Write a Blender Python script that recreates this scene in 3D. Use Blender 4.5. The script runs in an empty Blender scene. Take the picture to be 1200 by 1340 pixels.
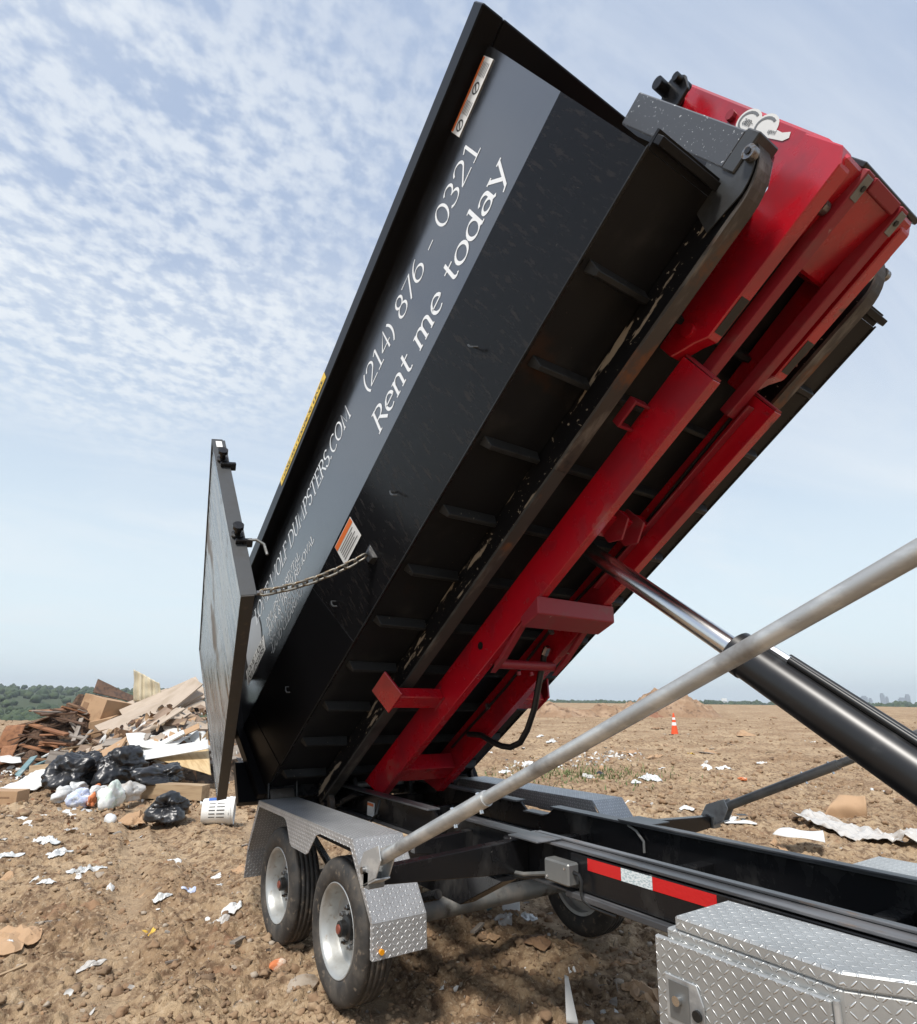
import bpy, bmesh, math, random
import numpy as np
from mathutils import Vector, Matrix, Euler

S = bpy.context.scene
C = S.collection
rad = math.radians

# ------------------------------------------------------------------ camera
CAM = Vector((3.6192, -1.6248, 1.6695))
YAW, PITCH, ROLL = rad(34.351), rad(13.537), rad(0.6225)
fw = Vector((-math.cos(YAW) * math.cos(PITCH), math.sin(YAW) * math.cos(PITCH), math.sin(PITCH)))
rt = Vector((math.sin(YAW), math.cos(YAW), 0))
up = rt.cross(fw)
rt2 = rt * math.cos(ROLL) + up * math.sin(ROLL)
up2 = up * math.cos(ROLL) - rt * math.sin(ROLL)
cd = bpy.data.cameras.new('camera')
cam = bpy.data.objects.new('camera', cd)
C.objects.link(cam)
cam.matrix_world = Matrix(((rt2.x, up2.x, -fw.x, CAM.x), (rt2.y, up2.y, -fw.y, CAM.y),
                           (rt2.z, up2.z, -fw.z, CAM.z), (0, 0, 0, 1)))
cd.sensor_fit = 'HORIZONTAL'
cd.sensor_width = 36
cd.lens = 787.58 / 1200 * 36
cd.shift_y = 61.9 / 1200
cd.clip_start = 0.05
cd.clip_end = 40000
S.camera = cam

# ------------------------------------------------------------------ sky and sun
SUN_EL, SUN_DIR = rad(58), Vector((0.42, -0.62, 0))
SUN_DIR.normalize()
sunv = Vector((SUN_DIR.x * math.cos(SUN_EL), SUN_DIR.y * math.cos(SUN_EL), math.sin(SUN_EL)))
w = bpy.data.worlds.new('World')
S.world = w
w.use_nodes = True
nt = w.node_tree
nt.nodes.clear()
N = nt.nodes.new
Lk = nt.links.new


def wmath(op, a, b=None, clamp=False):
    n = N('ShaderNodeMath')
    n.operation = op
    n.use_clamp = clamp
    for i, v in enumerate((a, b)):
        if v is None:
            continue
        if isinstance(v, (int, float)):
            n.inputs[i].default_value = v
        else:
            Lk(v, n.inputs[i])
    return n.outputs[0]


sky = N('ShaderNodeTexSky')
sky.sky_type = 'NISHITA'
sky.sun_disc = False
sky.sun_elevation = SUN_EL
sky.sun_rotation = math.atan2(sunv.x, sunv.y)
sky.air_density = 1.0
sky.dust_density = 2.2
sky.ozone_density = 1.4
tc = N('ShaderNodeTexCoord')
sep = N('ShaderNodeSeparateXYZ')
Lk(tc.outputs['Generated'], sep.inputs[0])
zz = wmath('ADD', wmath('MAXIMUM', sep.outputs[2], 0.0), 0.10)
cu = wmath('DIVIDE', sep.outputs[0], zz)
cv = wmath('DIVIDE', sep.outputs[1], zz)
comb = N('ShaderNodeCombineXYZ')
Lk(cu, comb.inputs[0])
Lk(cv, comb.inputs[1])


def wnoise(scale, detail, rough, dist, loc=(0, 0, 0), rot=0.0, sc=(1, 1, 1), src=None):
    mp = N('ShaderNodeMapping')
    mp.inputs['Location'].default_value = loc
    mp.inputs['Rotation'].default_value = (0, 0, rot)
    mp.inputs['Scale'].default_value = sc
    Lk(src or comb.outputs[0], mp.inputs[0])
    n = N('ShaderNodeTexNoise')
    n.inputs['Scale'].default_value = scale
    n.inputs['Detail'].default_value = detail
    n.inputs['Roughness'].default_value = rough
    n.inputs['Distortion'].default_value = dist
    Lk(mp.outputs[0], n.inputs['Vector'])
    return n.outputs['Fac']


def wramp(v, lo, hi):
    n = N('ShaderNodeMapRange')
    n.interpolation_type = 'SMOOTHSTEP'
    n.inputs['From Min'].default_value = lo
    n.inputs['From Max'].default_value = hi
    Lk(v, n.inputs['Value'])
    return n.outputs[0]


#@SKY@
# a field of small altocumulus puffs to the south-west, thin streaks elsewhere, milky air below
dx = wmath('SUBTRACT', cu, -1.15)
dy = wmath('SUBTRACT', cv, -0.10)
bend = wmath('MULTIPLY', wnoise(1.3, 3, 0.5, 0.4, (5.3, 0.9, 0)), 0.9)
dist = wmath('ADD', wmath('SQRT', wmath('ADD', wmath('MULTIPLY', wmath('MULTIPLY', dx, dx), 0.75), wmath('MULTIPLY', wmath('MULTIPLY', dy, dy), 1.0))), bend)
field = wramp(dist, 1.45, 0.75)
puff = wnoise(30.0, 3, 0.55, 0.1, (3.1, 1.7, 0), 0.35, (1.0, 0.85, 1))
ripple = wnoise(13.0, 2, 0.5, 0.3, (0.4, 2.2, 0), 1.0, (1.0, 0.30, 1))
veil = wnoise(1.1, 7, 0.62, 0.9, (1.2, 7.4, 0), 0.9, (1, 0.38, 1))
puffs = wmath('MULTIPLY', wramp(wmath('ADD', wmath('MULTIPLY', puff, 0.62), wmath('MULTIPLY', ripple, 0.42)), 0.40, 0.64), field)
cl = wmath('ADD', wmath('MULTIPLY', puffs, 0.62), wmath('MULTIPLY', wramp(veil, 0.40, 0.80), 0.62), True)
low = wramp(sep.outputs[2], 0.62, 0.02)


def wmix(f, a, b):
    n = N('ShaderNodeMixRGB')
    for i, v in enumerate((f, a, b)):
        if isinstance(v, tuple):
            n.inputs[i].default_value = (*v, 1)
        elif isinstance(v, (int, float)):
            n.inputs[i].default_value = v
        else:
            Lk(v, n.inputs[i])
    return n.outputs[0]


milky = wmix(0.72, sky.outputs[0], (2.85, 3.45, 4.5))
milky = wmix(wmath('MULTIPLY', low, 0.75), milky, (5.2, 5.95, 6.05))
skyc = wmix(cl, milky, (5.0, 5.25, 5.45))
bg = N('ShaderNodeBackground')
bg.inputs['Strength'].default_value = 0.15
Lk(skyc, bg.inputs['Color'])
out = N('ShaderNodeOutputWorld')
Lk(bg.outputs[0], out.inputs[0])

sd = bpy.data.lights.new('sun', 'SUN')
sd.energy = 3.6
sd.angle = rad(11)
sd.color = (1.0, 0.955, 0.89)
sun = bpy.data.objects.new('sun', sd)
C.objects.link(sun)
sun.rotation_euler = sunv.to_track_quat('Z', 'Y').to_euler()
sun.location = (0, 0, 30)

S.view_settings.view_transform = 'Standard'
S.view_settings.look = 'None'
S.view_settings.exposure = 0.28
S.view_settings.gamma = 1
S.view_settings.use_curve_mapping = False
S.render.engine = 'CYCLES'
S.cycles.use_denoising = True
S.cycles.max_bounces = 8
S.cycles.volume_bounces = 0

# ------------------------------------------------------------------ materials
MATS = {}


def mat(name, col, rough=0.5, metal=0.0, layers=(), bump=0.0, bscale=30.0, bstretch=(1, 1, 1), ior=1.5,
        trans=0.0, emit=None, coat=0.0, bdetail=4):
    """layers: (colour, scale, stretch, lo, hi, roughness or None, seed)"""
    m = bpy.data.materials.new(name)
    m.use_nodes = True
    t = m.node_tree
    b = t.nodes['Principled BSDF']
    b.inputs['Base Color'].default_value = (*col, 1)
    b.inputs['Roughness'].default_value = rough
    b.inputs['Metallic'].default_value = metal
    b.inputs['IOR'].default_value = ior
    b.inputs['Coat Weight'].default_value = coat
    b.inputs['Coat Roughness'].default_value = 0.05
    if trans:
        b.inputs['Transmission Weight'].default_value = trans
    if emit:
        b.inputs['Emission Color'].default_value = (*emit[0], 1)
        b.inputs['Emission Strength'].default_value = emit[1]
    co = t.nodes.new('ShaderNodeTexCoord').outputs['Object']
    cur, rcur = None, None
    for (lc, sc, stv, lo, hi, lr, seed) in layers:
        mp = t.nodes.new('ShaderNodeMapping')
        mp.inputs['Scale'].default_value = stv[:3]
        if len(stv) > 3:
            mp.inputs['Rotation'].default_value = (0, stv[3], 0)
        mp.inputs['Location'].default_value = (seed * 1.37, seed * 2.11, seed * 0.73)
        t.links.new(co, mp.inputs[0])
        n = t.nodes.new('ShaderNodeTexNoise')
        n.inputs['Scale'].default_value = sc
        n.inputs['Detail'].default_value = 5
        n.inputs['Roughness'].default_value = 0.6
        t.links.new(mp.outputs[0], n.inputs['Vector'])
        r = t.nodes.new('ShaderNodeMapRange')
        r.interpolation_type = 'SMOOTHSTEP'
        r.inputs['From Min'].default_value = lo
        r.inputs['From Max'].default_value = hi
        t.links.new(n.outputs['Fac'], r.inputs['Value'])
        mx = t.nodes.new('ShaderNodeMixRGB')
        t.links.new(r.outputs[0], mx.inputs[0])
        if cur is None:
            mx.inputs[1].default_value = (*col, 1)
        else:
            t.links.new(cur, mx.inputs[1])
        mx.inputs[2].default_value = (*lc, 1)
        cur = mx.outputs[0]
        if lr is not None:
            f = t.nodes.new('ShaderNodeMix')
            f.data_type = 'FLOAT'
            t.links.new(r.outputs[0], f.inputs['Factor'])
            if rcur is None:
                f.inputs['A'].default_value = rough
            else:
                t.links.new(rcur, f.inputs['A'])
            f.inputs['B'].default_value = lr
            rcur = f.outputs['Result']
    if cur is not None:
        t.links.new(cur, b.inputs['Base Color'])
    if rcur is not None:
        t.links.new(rcur, b.inputs['Roughness'])
    if bump:
        mp = t.nodes.new('ShaderNodeMapping')
        mp.inputs['Scale'].default_value = bstretch
        t.links.new(co, mp.inputs[0])
        n = t.nodes.new('ShaderNodeTexNoise')
        n.inputs['Scale'].default_value = bscale
        n.inputs['Detail'].default_value = bdetail
        t.links.new(mp.outputs[0], n.inputs['Vector'])
        bp = t.nodes.new('ShaderNodeBump')
        bp.inputs['Strength'].default_value = 1.0
        bp.inputs['Distance'].default_value = bump
        t.links.new(n.outputs['Fac'], bp.inputs['Height'])
        t.links.new(bp.outputs[0], b.inputs['Normal'])
    MATS[name] = m
    return m


def diamond(name, pitch, base, raised, rough):
    m = bpy.data.materials.new(name)
    m.use_nodes = True
    t = m.node_tree
    b = t.nodes['Principled BSDF']

    def mm(op, a, c=None, clamp=False):
        n = t.nodes.new('ShaderNodeMath')
        n.operation = op
        n.use_clamp = clamp
        for i, v in enumerate((a, c)):
            if v is None:
                continue
            if isinstance(v, (int, float)):
                n.inputs[i].default_value = v
            else:
                t.links.new(v, n.inputs[i])
        return n.outputs[0]
    uv = t.nodes.new('ShaderNodeUVMap').outputs[0]
    sp = t.nodes.new('ShaderNodeSeparateXYZ')
    t.links.new(uv, sp.inputs[0])
    u, v = mm('DIVIDE', sp.outputs[0], pitch), mm('DIVIDE', sp.outputs[1], pitch)
    par = mm('MODULO', mm('ADD', mm('ADD', mm('FLOOR', u), mm('FLOOR', v)), 1000.0), 2.0)
    lx, ly = mm('SUBTRACT', mm('FRACT', u), 0.5), mm('SUBTRACT', mm('FRACT', v), 0.5)
    sgn = mm('SUBTRACT', mm('MULTIPLY', par, 2.0), 1.0)
    ly = mm('MULTIPLY', ly, sgn)
    a, c = mm('MULTIPLY', mm('ADD', lx, ly), 0.7071), mm('MULTIPLY', mm('SUBTRACT', lx, ly), 0.7071)
    e = mm('ADD', mm('POWER', mm('ABSOLUTE', mm('DIVIDE', a, 0.50)), 2.0), mm('POWER', mm('ABSOLUTE', mm('DIVIDE', c, 0.125)), 2.0))
    h = mm('SUBTRACT', 1.0, e, True)
    h = mm('POWER', h, 0.6)
    n = t.nodes.new('ShaderNodeTexNoise')
    n.inputs['Scale'].default_value = 7
    n.inputs['Detail'].default_value = 6
    co = t.nodes.new('ShaderNodeTexCoord').outputs['Object']
    t.links.new(co, n.inputs['Vector'])
    mx = t.nodes.new('ShaderNodeMixRGB')
    t.links.new(h, mx.inputs[0])
    mx.inputs[1].default_value = (*base, 1)
    mx.inputs[2].default_value = (*raised, 1)
    dk = t.nodes.new('ShaderNodeMixRGB')
    dk.blend_type = 'MULTIPLY'
    dk.inputs[0].default_value = 0.40
    t.links.new(mx.outputs[0], dk.inputs[1])
    r = t.nodes.new('ShaderNodeMapRange')
    r.inputs['From Min'].default_value = 0.3
    r.inputs['From Max'].default_value = 0.7
    r.inputs['To Min'].default_value = 0.45
    t.links.new(n.outputs['Fac'], r.inputs['Value'])
    t.links.new(r.outputs[0], dk.inputs[2])
    t.links.new(dk.outputs[0], b.inputs['Base Color'])
    b.inputs['Metallic'].default_value = 0.55
    rr = t.nodes.new('ShaderNodeMapRange')
    rr.inputs['To Min'].default_value = rough
    rr.inputs['To Max'].default_value = rough * 0.62
    t.links.new(h, rr.inputs['Value'])
    t.links.new(rr.outputs[0], b.inputs['Roughness'])
    bp = t.nodes.new('ShaderNodeBump')
    bp.inputs['Distance'].default_value = 0.0035
    t.links.new(h, bp.inputs['Height'])
    t.links.new(bp.outputs[0], b.inputs['Normal'])
    MATS[name] = m
    return m


U1 = (1, 1, 1)
diamond('tread_plate', 0.0235, (0.46, 0.47, 0.48), (0.86, 0.87, 0.88), 0.45)
diamond('box_plate', 0.026, (0.50, 0.51, 0.50), (0.86, 0.87, 0.86), 0.42)
mat('gloss_black', (0.013, 0.013, 0.014), 0.16, ior=2.55, bump=0.0032, bscale=1.5, layers=[
    ((0.10, 0.095, 0.09), 70, U1, 0.74, 0.79, 0.5, 1), ((0.020, 0.021, 0.023), 2.2, U1, 0.4, 0.7, 0.24, 2)])
mat('dusty_black', (0.008, 0.008, 0.009), 0.24, ior=1.30, layers=[
    ((0.024, 0.020, 0.018), 34, (1.0, 1, 0.10), 0.52, 0.74, 0.42, 3),
    ((0.40, 0.36, 0.32), 52, U1, 0.735, 0.765, 0.6, 4)], bump=0.0010, bscale=2.0)
mat('floor_black', (0.011, 0.011, 0.012), 0.42, ior=1.26, layers=[
    ((0.032, 0.031, 0.029), 3.0, U1, 0.50, 0.78, 0.6, 5), ((0.17, 0.13, 0.10), 60, U1, 0.71, 0.76, 0.7, 6),
    ((0.045, 0.022, 0.013), 1.3, U1, 0.66, 0.78, 0.7, 8)])
mat('sill_black', (0.008, 0.008, 0.009), 0.34, ior=1.25, layers=[
    ((0.30, 0.25, 0.19), 7, (0.30, 2.2, 1.6), 0.575, 0.605, 0.8, 7), ((0.34, 0.29, 0.22), 40, U1, 0.64, 0.68, 0.8, 9)])
mat('rusty_shoe', (0.06, 0.050, 0.042), 0.65, layers=[
    ((0.20, 0.075, 0.025), 2.3, U1, 0.52, 0.66, 0.8, 11), ((0.16, 0.145, 0.125), 9, (0.3, 1, 1), 0.5, 0.68, 0.5, 12),
    ((0.02, 0.02, 0.02), 4, U1, 0.58, 0.7, 0.5, 13)])
mat('rail_black', (0.006, 0.006, 0.007), 0.30, ior=1.22, layers=[((0.05, 0.05, 0.05), 60, U1, 0.72, 0.77, 0.5, 104)])
mat('rib_lit_black', (0.022, 0.023, 0.024), 0.38, ior=1.3, layers=[((0.012, 0.012, 0.012), 3, U1, 0.45, 0.65, 0.5, 105), ((0.30, 0.26, 0.21), 40, U1, 0.68, 0.72, 0.7, 106)])  # lighter than the floor black: light off the ground put into the colour
mat('worn_shoe', (0.045, 0.043, 0.040), 0.55, layers=[
    ((0.13, 0.12, 0.105), 8, (0.25, 1, 1), 0.50, 0.68, 0.45, 101), ((0.02, 0.02, 0.02), 4, U1, 0.55, 0.7, 0.5, 102), ((0.16, 0.07, 0.03), 3, U1, 0.62, 0.74, 0.7, 103)])
mat('speckled_grey', (0.065, 0.070, 0.078), 0.36, layers=[((0.60, 0.63, 0.65), 62, U1, 0.63, 0.66, 0.5, 14)])
mat('nose_grey', (0.045, 0.048, 0.05), 0.36, layers=[((0.02, 0.02, 0.02), 5, U1, 0.45, 0.7, 0.5, 15), ((0.5, 0.5, 0.5), 60, U1, 0.72, 0.75, .5, 3)])
mat('red_paint', (0.46, 0.004, 0.014), 0.24, ior=1.75, layers=[
    ((0.30, 0.006, 0.016), 3, U1, 0.4, 0.65, 0.34, 16), ((0.36, 0.21, 0.18), 34, (0.35, 1, 1), 0.72, 0.75, 0.6, 17),
    ((0.07, 0.012, 0.012), 8, U1, 0.64, 0.78, 0.5, 18), ((0.22, 0.13, 0.10), 2.4, (1, 1, 1), 0.62, 0.80, 0.6, 118)])
mat('red_worn', (0.26, 0.012, 0.022), 0.46, layers=[
    ((0.20, 0.06, 0.055), 9, (0.6, 1, 1), 0.5, 0.8, 0.6, 19), ((0.40, 0.30, 0.26), 24, (0.35, 1, 1), 0.70, 0.74, 0.6, 20)])
mat('frame_black', (0.010, 0.010, 0.011), 0.26, ior=1.4, layers=[
    ((0.06, 0.057, 0.053), 4, (1, 1, 0.5), 0.52, 0.80, 0.5, 21), ((0.16, 0.15, 0.14), 30, (0.3, 1, 1), 0.70, 0.78, 0.6, 22)])
mat('flange_worn', (0.05, 0.052, 0.056), 0.34, layers=[
    ((0.13, 0.13, 0.135), 5, (0.3, 2, 1), 0.45, 0.65, 0.4, 23), ((0.16, 0.10, 0.06), 6, (0.3, 1, 1), 0.62, 0.72, 0.7, 24)])
mat('tyre_rubber', (0.024, 0.023, 0.022), 0.62, layers=[
    ((0.085, 0.073, 0.060), 5, U1, 0.40, 0.68, 0.85, 25), ((0.15, 0.12, 0.09), 24, U1, 0.57, 0.70, 0.9, 26)], bump=0.001, bscale=80)
mat('rim_silver', (0.44, 0.45, 0.44), 0.42, 0.5, layers=[
    ((0.34, 0.34, 0.32), 6, U1, 0.45, 0.7, 0.5, 27), ((0.26, 0.21, 0.16), 12, U1, 0.57, 0.72, 0.7, 28)])
mat('galvanised', (0.42, 0.43, 0.43), 0.46, 0.5, layers=[
    ((0.58, 0.59, 0.58), 14, (0.5, 1, 1), 0.42, 0.62, 0.38, 29), ((0.22, 0.21, 0.20), 4, U1, 0.54, 0.72, 0.6, 30), ((0.20, 0.16, 0.12), 26, (0.3, 1, 1), 0.66, 0.72, 0.7, 130)])
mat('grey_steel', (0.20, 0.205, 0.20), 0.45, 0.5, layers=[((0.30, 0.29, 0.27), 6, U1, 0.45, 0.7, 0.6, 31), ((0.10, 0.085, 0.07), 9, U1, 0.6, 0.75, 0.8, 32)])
mat('axle_paint', (0.17, 0.175, 0.17), 0.5, 0.2, layers=[((0.28, 0.26, 0.23), 6, U1, 0.45, 0.7, 0.7, 33), ((0.07, 0.06, 0.05), 5, U1, 0.55, 0.7, 0.8, 34)])
mat('chrome', (0.72, 0.72, 0.72), 0.24, 1.0)
mat('nut_steel', (0.25, 0.25, 0.25), 0.35, 0.9, layers=[((0.12, 0.08, 0.05), 40, U1, 0.5, 0.7, 0.7, 35)])
mat('chain_steel', (0.27, 0.255, 0.22), 0.42, 0.85, layers=[((0.16, 0.11, 0.06), 25, U1, 0.5, 0.7, 0.7, 36)])
mat('black_rubber', (0.012, 0.012, 0.012), 0.4)
mat('cylinder_black', (0.012, 0.012, 0.013), 0.34, ior=1.5, layers=[((0.05, 0.05, 0.05), 6, U1, 0.55, 0.8, 0.4, 37), ((0.5, 0.48, 0.44), 26, (0.4, 1, 1), 0.735, 0.75, 0.6, 38)])
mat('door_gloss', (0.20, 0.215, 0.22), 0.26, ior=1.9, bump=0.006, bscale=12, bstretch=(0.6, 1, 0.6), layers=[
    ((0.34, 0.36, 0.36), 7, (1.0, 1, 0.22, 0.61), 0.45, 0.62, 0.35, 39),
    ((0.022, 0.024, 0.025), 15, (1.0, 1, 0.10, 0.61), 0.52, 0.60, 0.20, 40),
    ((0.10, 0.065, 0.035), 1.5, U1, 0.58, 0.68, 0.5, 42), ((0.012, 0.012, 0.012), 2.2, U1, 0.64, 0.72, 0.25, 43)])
mat('door_edge_shaded', (0.028, 0.024, 0.020), 0.45, layers=[((0.09, 0.07, 0.05), 12, U1, 0.55, 0.75, 0.7, 41)])  # shade of the gate's underside put into a darker edge colour
mat('dark_print', (0.16, 0.17, 0.18), 0.5)
mat('white_print', (0.80, 0.82, 0.83), 0.5)
mat('grey_print', (0.42, 0.44, 0.46), 0.5)
mat('label_white', (0.74, 0.74, 0.72), 0.4)
mat('label_orange', (0.72, 0.17, 0.04), 0.4)
mat('label_yellow', (0.78, 0.52, 0.04), 0.45)
mat('label_ink', (0.03, 0.03, 0.03), 0.5)
mat('tape_red', (0.55, 0.010, 0.014), 0.22, coat=0.6, bump=0.0012, bscale=75, bdetail=1)
mat('tape_white', (0.70, 0.75, 0.76), 0.22, coat=0.6, layers=[((0.40, 0.50, 0.53), 70, (1, 1, 2.4), 0.48, 0.56, None, 44)])
mat('lens_red', (0.45, 0.01, 0.01), 0.15, coat=0.6)
mat('lens_amber', (0.75, 0.30, 0.01), 0.15, coat=0.6)
mat('hub_red', (0.22, 0.06, 0.04), 0.4)
mat('seal_tan', (0.30, 0.24, 0.17), 0.6)
mat('cone_orange', (0.78, 0.085, 0.018), 0.5)
mat('cone_white', (0.80, 0.80, 0.80), 0.4)
mat('cone_base', (0.03, 0.025, 0.022), 0.7)
mat('cardboard', (0.42, 0.27, 0.155), 0.8, layers=[((0.33, 0.20, 0.11), 3, U1, 0.45, 0.7, None, 45)])
mat('cardboard_dark', (0.26, 0.155, 0.085), 0.85, layers=[((0.18, 0.10, 0.055), 5, U1, 0.45, 0.7, None, 46)])
mat('trim_beige', (0.44, 0.36, 0.285), 0.75, layers=[((0.34, 0.27, 0.20), 3, (0.3, 1, 1), 0.42, 0.7, None, 47)])
mat('trim_brown', (0.27, 0.19, 0.135), 0.75, layers=[((0.17, 0.115, 0.075), 4, (0.3, 1, 1), 0.42, 0.7, None, 48)])
mat('white_panel', (0.66, 0.66, 0.63), 0.55, layers=[((0.60, 0.585, 0.54), 3, U1, 0.55, 0.75, None, 49), ((.35, .3, .24), 9, U1, 0.68, 0.8, None, 50)])
mat('plywood', (0.58, 0.42, 0.22), 0.7, layers=[((0.46, 0.31, 0.15), 5, (0.3, 3, 1), 0.45, 0.65, None, 51)])
mat('cream_panel', (0.62, 0.55, 0.40), 0.6, layers=[((0.5, 0.43, 0.30), 3, U1, 0.45, 0.7, None, 52)])
mat('wood_dark', (0.115, 0.062, 0.036), 0.85, layers=[((0.06, 0.034, 0.022), 6, (0.25, 2, 2), 0.42, 0.65, None, 53)])
mat('wood_brown', (0.22, 0.125, 0.068), 0.85, layers=[((0.13, 0.07, 0.04), 6, (0.25, 2, 2), 0.42, 0.65, None, 54)])
mat('wood_rust', (0.30, 0.14, 0.068), 0.85, layers=[((0.20, 0.09, 0.045), 6, (0.25, 2, 2), 0.42, 0.65, None, 55)])
mat('wood_grey', (0.27, 0.235, 0.20), 0.85, layers=[((0.17, 0.14, 0.115), 6, (0.25, 2, 2), 0.42, 0.65, None, 56)])
mat('wood_tan', (0.40, 0.29, 0.175), 0.8, layers=[((0.30, 0.20, 0.115), 6, (0.25, 2, 2), 0.42, 0.65, None, 57)])
mat('bag_black', (0.014, 0.014, 0.016), 0.36, ior=1.6, bump=0.010, bscale=9, layers=[((0.03, 0.028, 0.026), 6, U1, 0.55, 0.75, 0.5, 58)])
mat('bag_white', (0.62, 0.63, 0.62), 0.4, bump=0.004, bscale=22, layers=[((0.52, 0.50, 0.46), 6, U1, 0.52, 0.75, None, 59)])
mat('bag_clear', (0.52, 0.50, 0.47), 0.25, bump=0.004, bscale=20, layers=[((0.34, 0.29, 0.24), 5, U1, 0.5, 0.72, None, 60)])
mat('bag_blue', (0.50, 0.56, 0.74), 0.4, bump=0.004, bscale=22, layers=[((0.75, 0.76, 0.78), 9, U1, 0.5, 0.6, None, 61)])
mat('bag_green', (0.58, 0.66, 0.58), 0.4, bump=0.004, bscale=22, layers=[((0.74, 0.75, 0.72), 7, U1, 0.48, 0.6, None, 62)])
mat('paper_white', (0.64, 0.64, 0.62), 0.75, layers=[((0.50, 0.45, 0.38), 8, U1, 0.6, 0.78, None, 63)])
mat('paper_pink', (0.70, 0.24, 0.26), 0.7)
mat('orange_rag', (0.55, 0.17, 0.06), 0.8, layers=[((0.70, 0.55, 0.42), 9, U1, 0.5, 0.6, None, 64)])
mat('yellow_scrap', (0.62, 0.40, 0.06), 0.6)
mat('teal_plastic', (0.14, 0.24, 0.25), 0.5, layers=[((0.3, 0.36, 0.36), 6, U1, 0.5, 0.7, None, 65)])
mat('bucket_white', (0.78, 0.78, 0.75), 0.35, layers=[((0.55, 0.5, 0.42), 8, U1, 0.62, 0.78, None, 66)])
mat('bucket_blue', (0.05, 0.13, 0.40), 0.4)
mat('clod', (0.245, 0.155, 0.090), 0.95, layers=[((0.37, 0.265, 0.165), 6, U1, 0.42, 0.68, None, 67), ((0.105, 0.068, 0.044), 1.7, U1, 0.5, 0.72, None, 68)], bump=0.006, bscale=40)
mat('stone', (0.36, 0.30, 0.235), 0.85, layers=[((0.25, 0.18, 0.12), 12, U1, 0.45, 0.7, None, 69)], bump=0.003, bscale=30)
mat('mulch', (0.105, 0.062, 0.038), 0.95, layers=[((0.05, 0.03, 0.02), 14, U1, 0.42, 0.6, None, 70), ((0.2, 0.13, 0.085), 30, U1, 0.58, 0.7, None, 71)], bump=0.02, bscale=20)
mat('debris_dark', (0.13, 0.095, 0.068), 0.95, layers=[((0.05, 0.038, 0.03), 5, U1, 0.42, 0.62, None, 72), ((0.30, 0.26, 0.21), 16, U1, 0.62, 0.7, None, 73)], bump=0.03, bscale=9)
mat('mound_soil', (0.26, 0.165, 0.10), 0.95, layers=[((0.36, 0.25, 0.165), 0.7, U1, 0.42, 0.65, None, 74), ((0.13, 0.08, 0.05), 2.1, U1, 0.52, 0.70, None, 75)], bump=0.12, bscale=2.5)
mat('mound_red', (0.23, 0.11, 0.065), 0.95, layers=[((0.30, 0.17, 0.105), 1.1, U1, 0.42, 0.65, None, 76)], bump=0.12, bscale=2.5)
mat('weed', (0.075, 0.115, 0.03), 0.7, layers=[((0.17, 0.17, 0.06), 5, U1, 0.45, 0.65, None, 77)])
mat('forest', (0.030, 0.052, 0.022), 0.9, layers=[((0.055, 0.078, 0.03), 0.03, U1, 0.42, 0.65, None, 78)])
mat('far_wall', (0.72, 0.72, 0.70), 0.7)
mat('far_roof', (0.5, 0.5, 0.5), 0.7)
mat('far_tower', (0.20, 0.22, 0.25), 0.5)
mat('far_window', (0.05, 0.06, 0.07), 0.3)
# ------------------------------------------------------------------ mesh helpers


def auto_uv(bm):
    uvl = bm.loops.layers.uv.verify()
    for f in bm.faces:
        n = f.normal
        ref = Vector((0, 1, 0)) if abs(n.y) < 0.9 else Vector((1, 0, 0))
        a = (ref - n * ref.dot(n)).normalized()
        b = n.cross(a)
        for l in f.loops:
            l[uvl].uv = (l.vert.co.dot(a), l.vert.co.dot(b))


def obj(name, bm, m, parent=None, M=None, bevel=0.0, smooth=False, uv=False, solid=0.0, label=None):
    if M is not None:
        bmesh.ops.transform(bm, matrix=M, verts=bm.verts)
    bm.normal_update()
    if uv:
        auto_uv(bm)
    me = bpy.data.meshes.new(name)
    bm.to_mesh(me)
    bm.free()
    for mm in (m if isinstance(m, (list, tuple)) else [m]):
        me.materials.append(MATS[mm] if isinstance(mm, str) else mm)
    if smooth:
        me.polygons.foreach_set('use_smooth', [True] * len(me.polygons))
        if smooth != 'all':
            try:
                me.set_sharp_from_angle(angle=rad(40))
            except Exception:
                pass
    o = bpy.data.objects.new(name, me)
    C.objects.link(o)
    if parent is not None:
        o.parent = parent
    if bevel:
        b = o.modifiers.new('bevel', 'BEVEL')
        b.width = bevel
        b.segments = 1
        b.limit_method = 'ANGLE'
        b.angle_limit = rad(35)
    if solid:
        s = o.modifiers.new('solid', 'SOLIDIFY')
        s.thickness = solid
    if label:
        o['label'] = label
    return o


def tag(o, label, cat, group=None):
    o['label'] = label
    o['category'] = cat
    if group:
        o['group'] = group
    return o


def thing(name, label, cat, loc=(0, 0, 0), group=None):
    o = bpy.data.objects.new(name, None)
    C.objects.link(o)
    o.location = loc
    o.empty_display_size = 0.1
    return tag(o, label, cat, group)


def nb():
    return bmesh.new()


def hexa(bm, v):
    """8 corner points: bottom 4 (ccw), top 4"""
    vs = [bm.verts.new(q) for q in v]
    for f in ((3, 2, 1, 0), (4, 5, 6, 7), (0, 1, 5, 4), (1, 2, 6, 5), (2, 3, 7, 6), (3, 0, 4, 7)):
        bm.faces.new([vs[i] for i in f])
    return vs


def box(bm, x0, x1, y0, y1, z0, z1):
    hexa(bm, [(x0, y0, z0), (x1, y0, z0), (x1, y1, z0), (x0, y1, z0), (x0, y0, z1), (x1, y0, z1), (x1, y1, z1), (x0, y1, z1)])
    return bm


def bx(*a):
    return box(nb(), *a)


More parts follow.
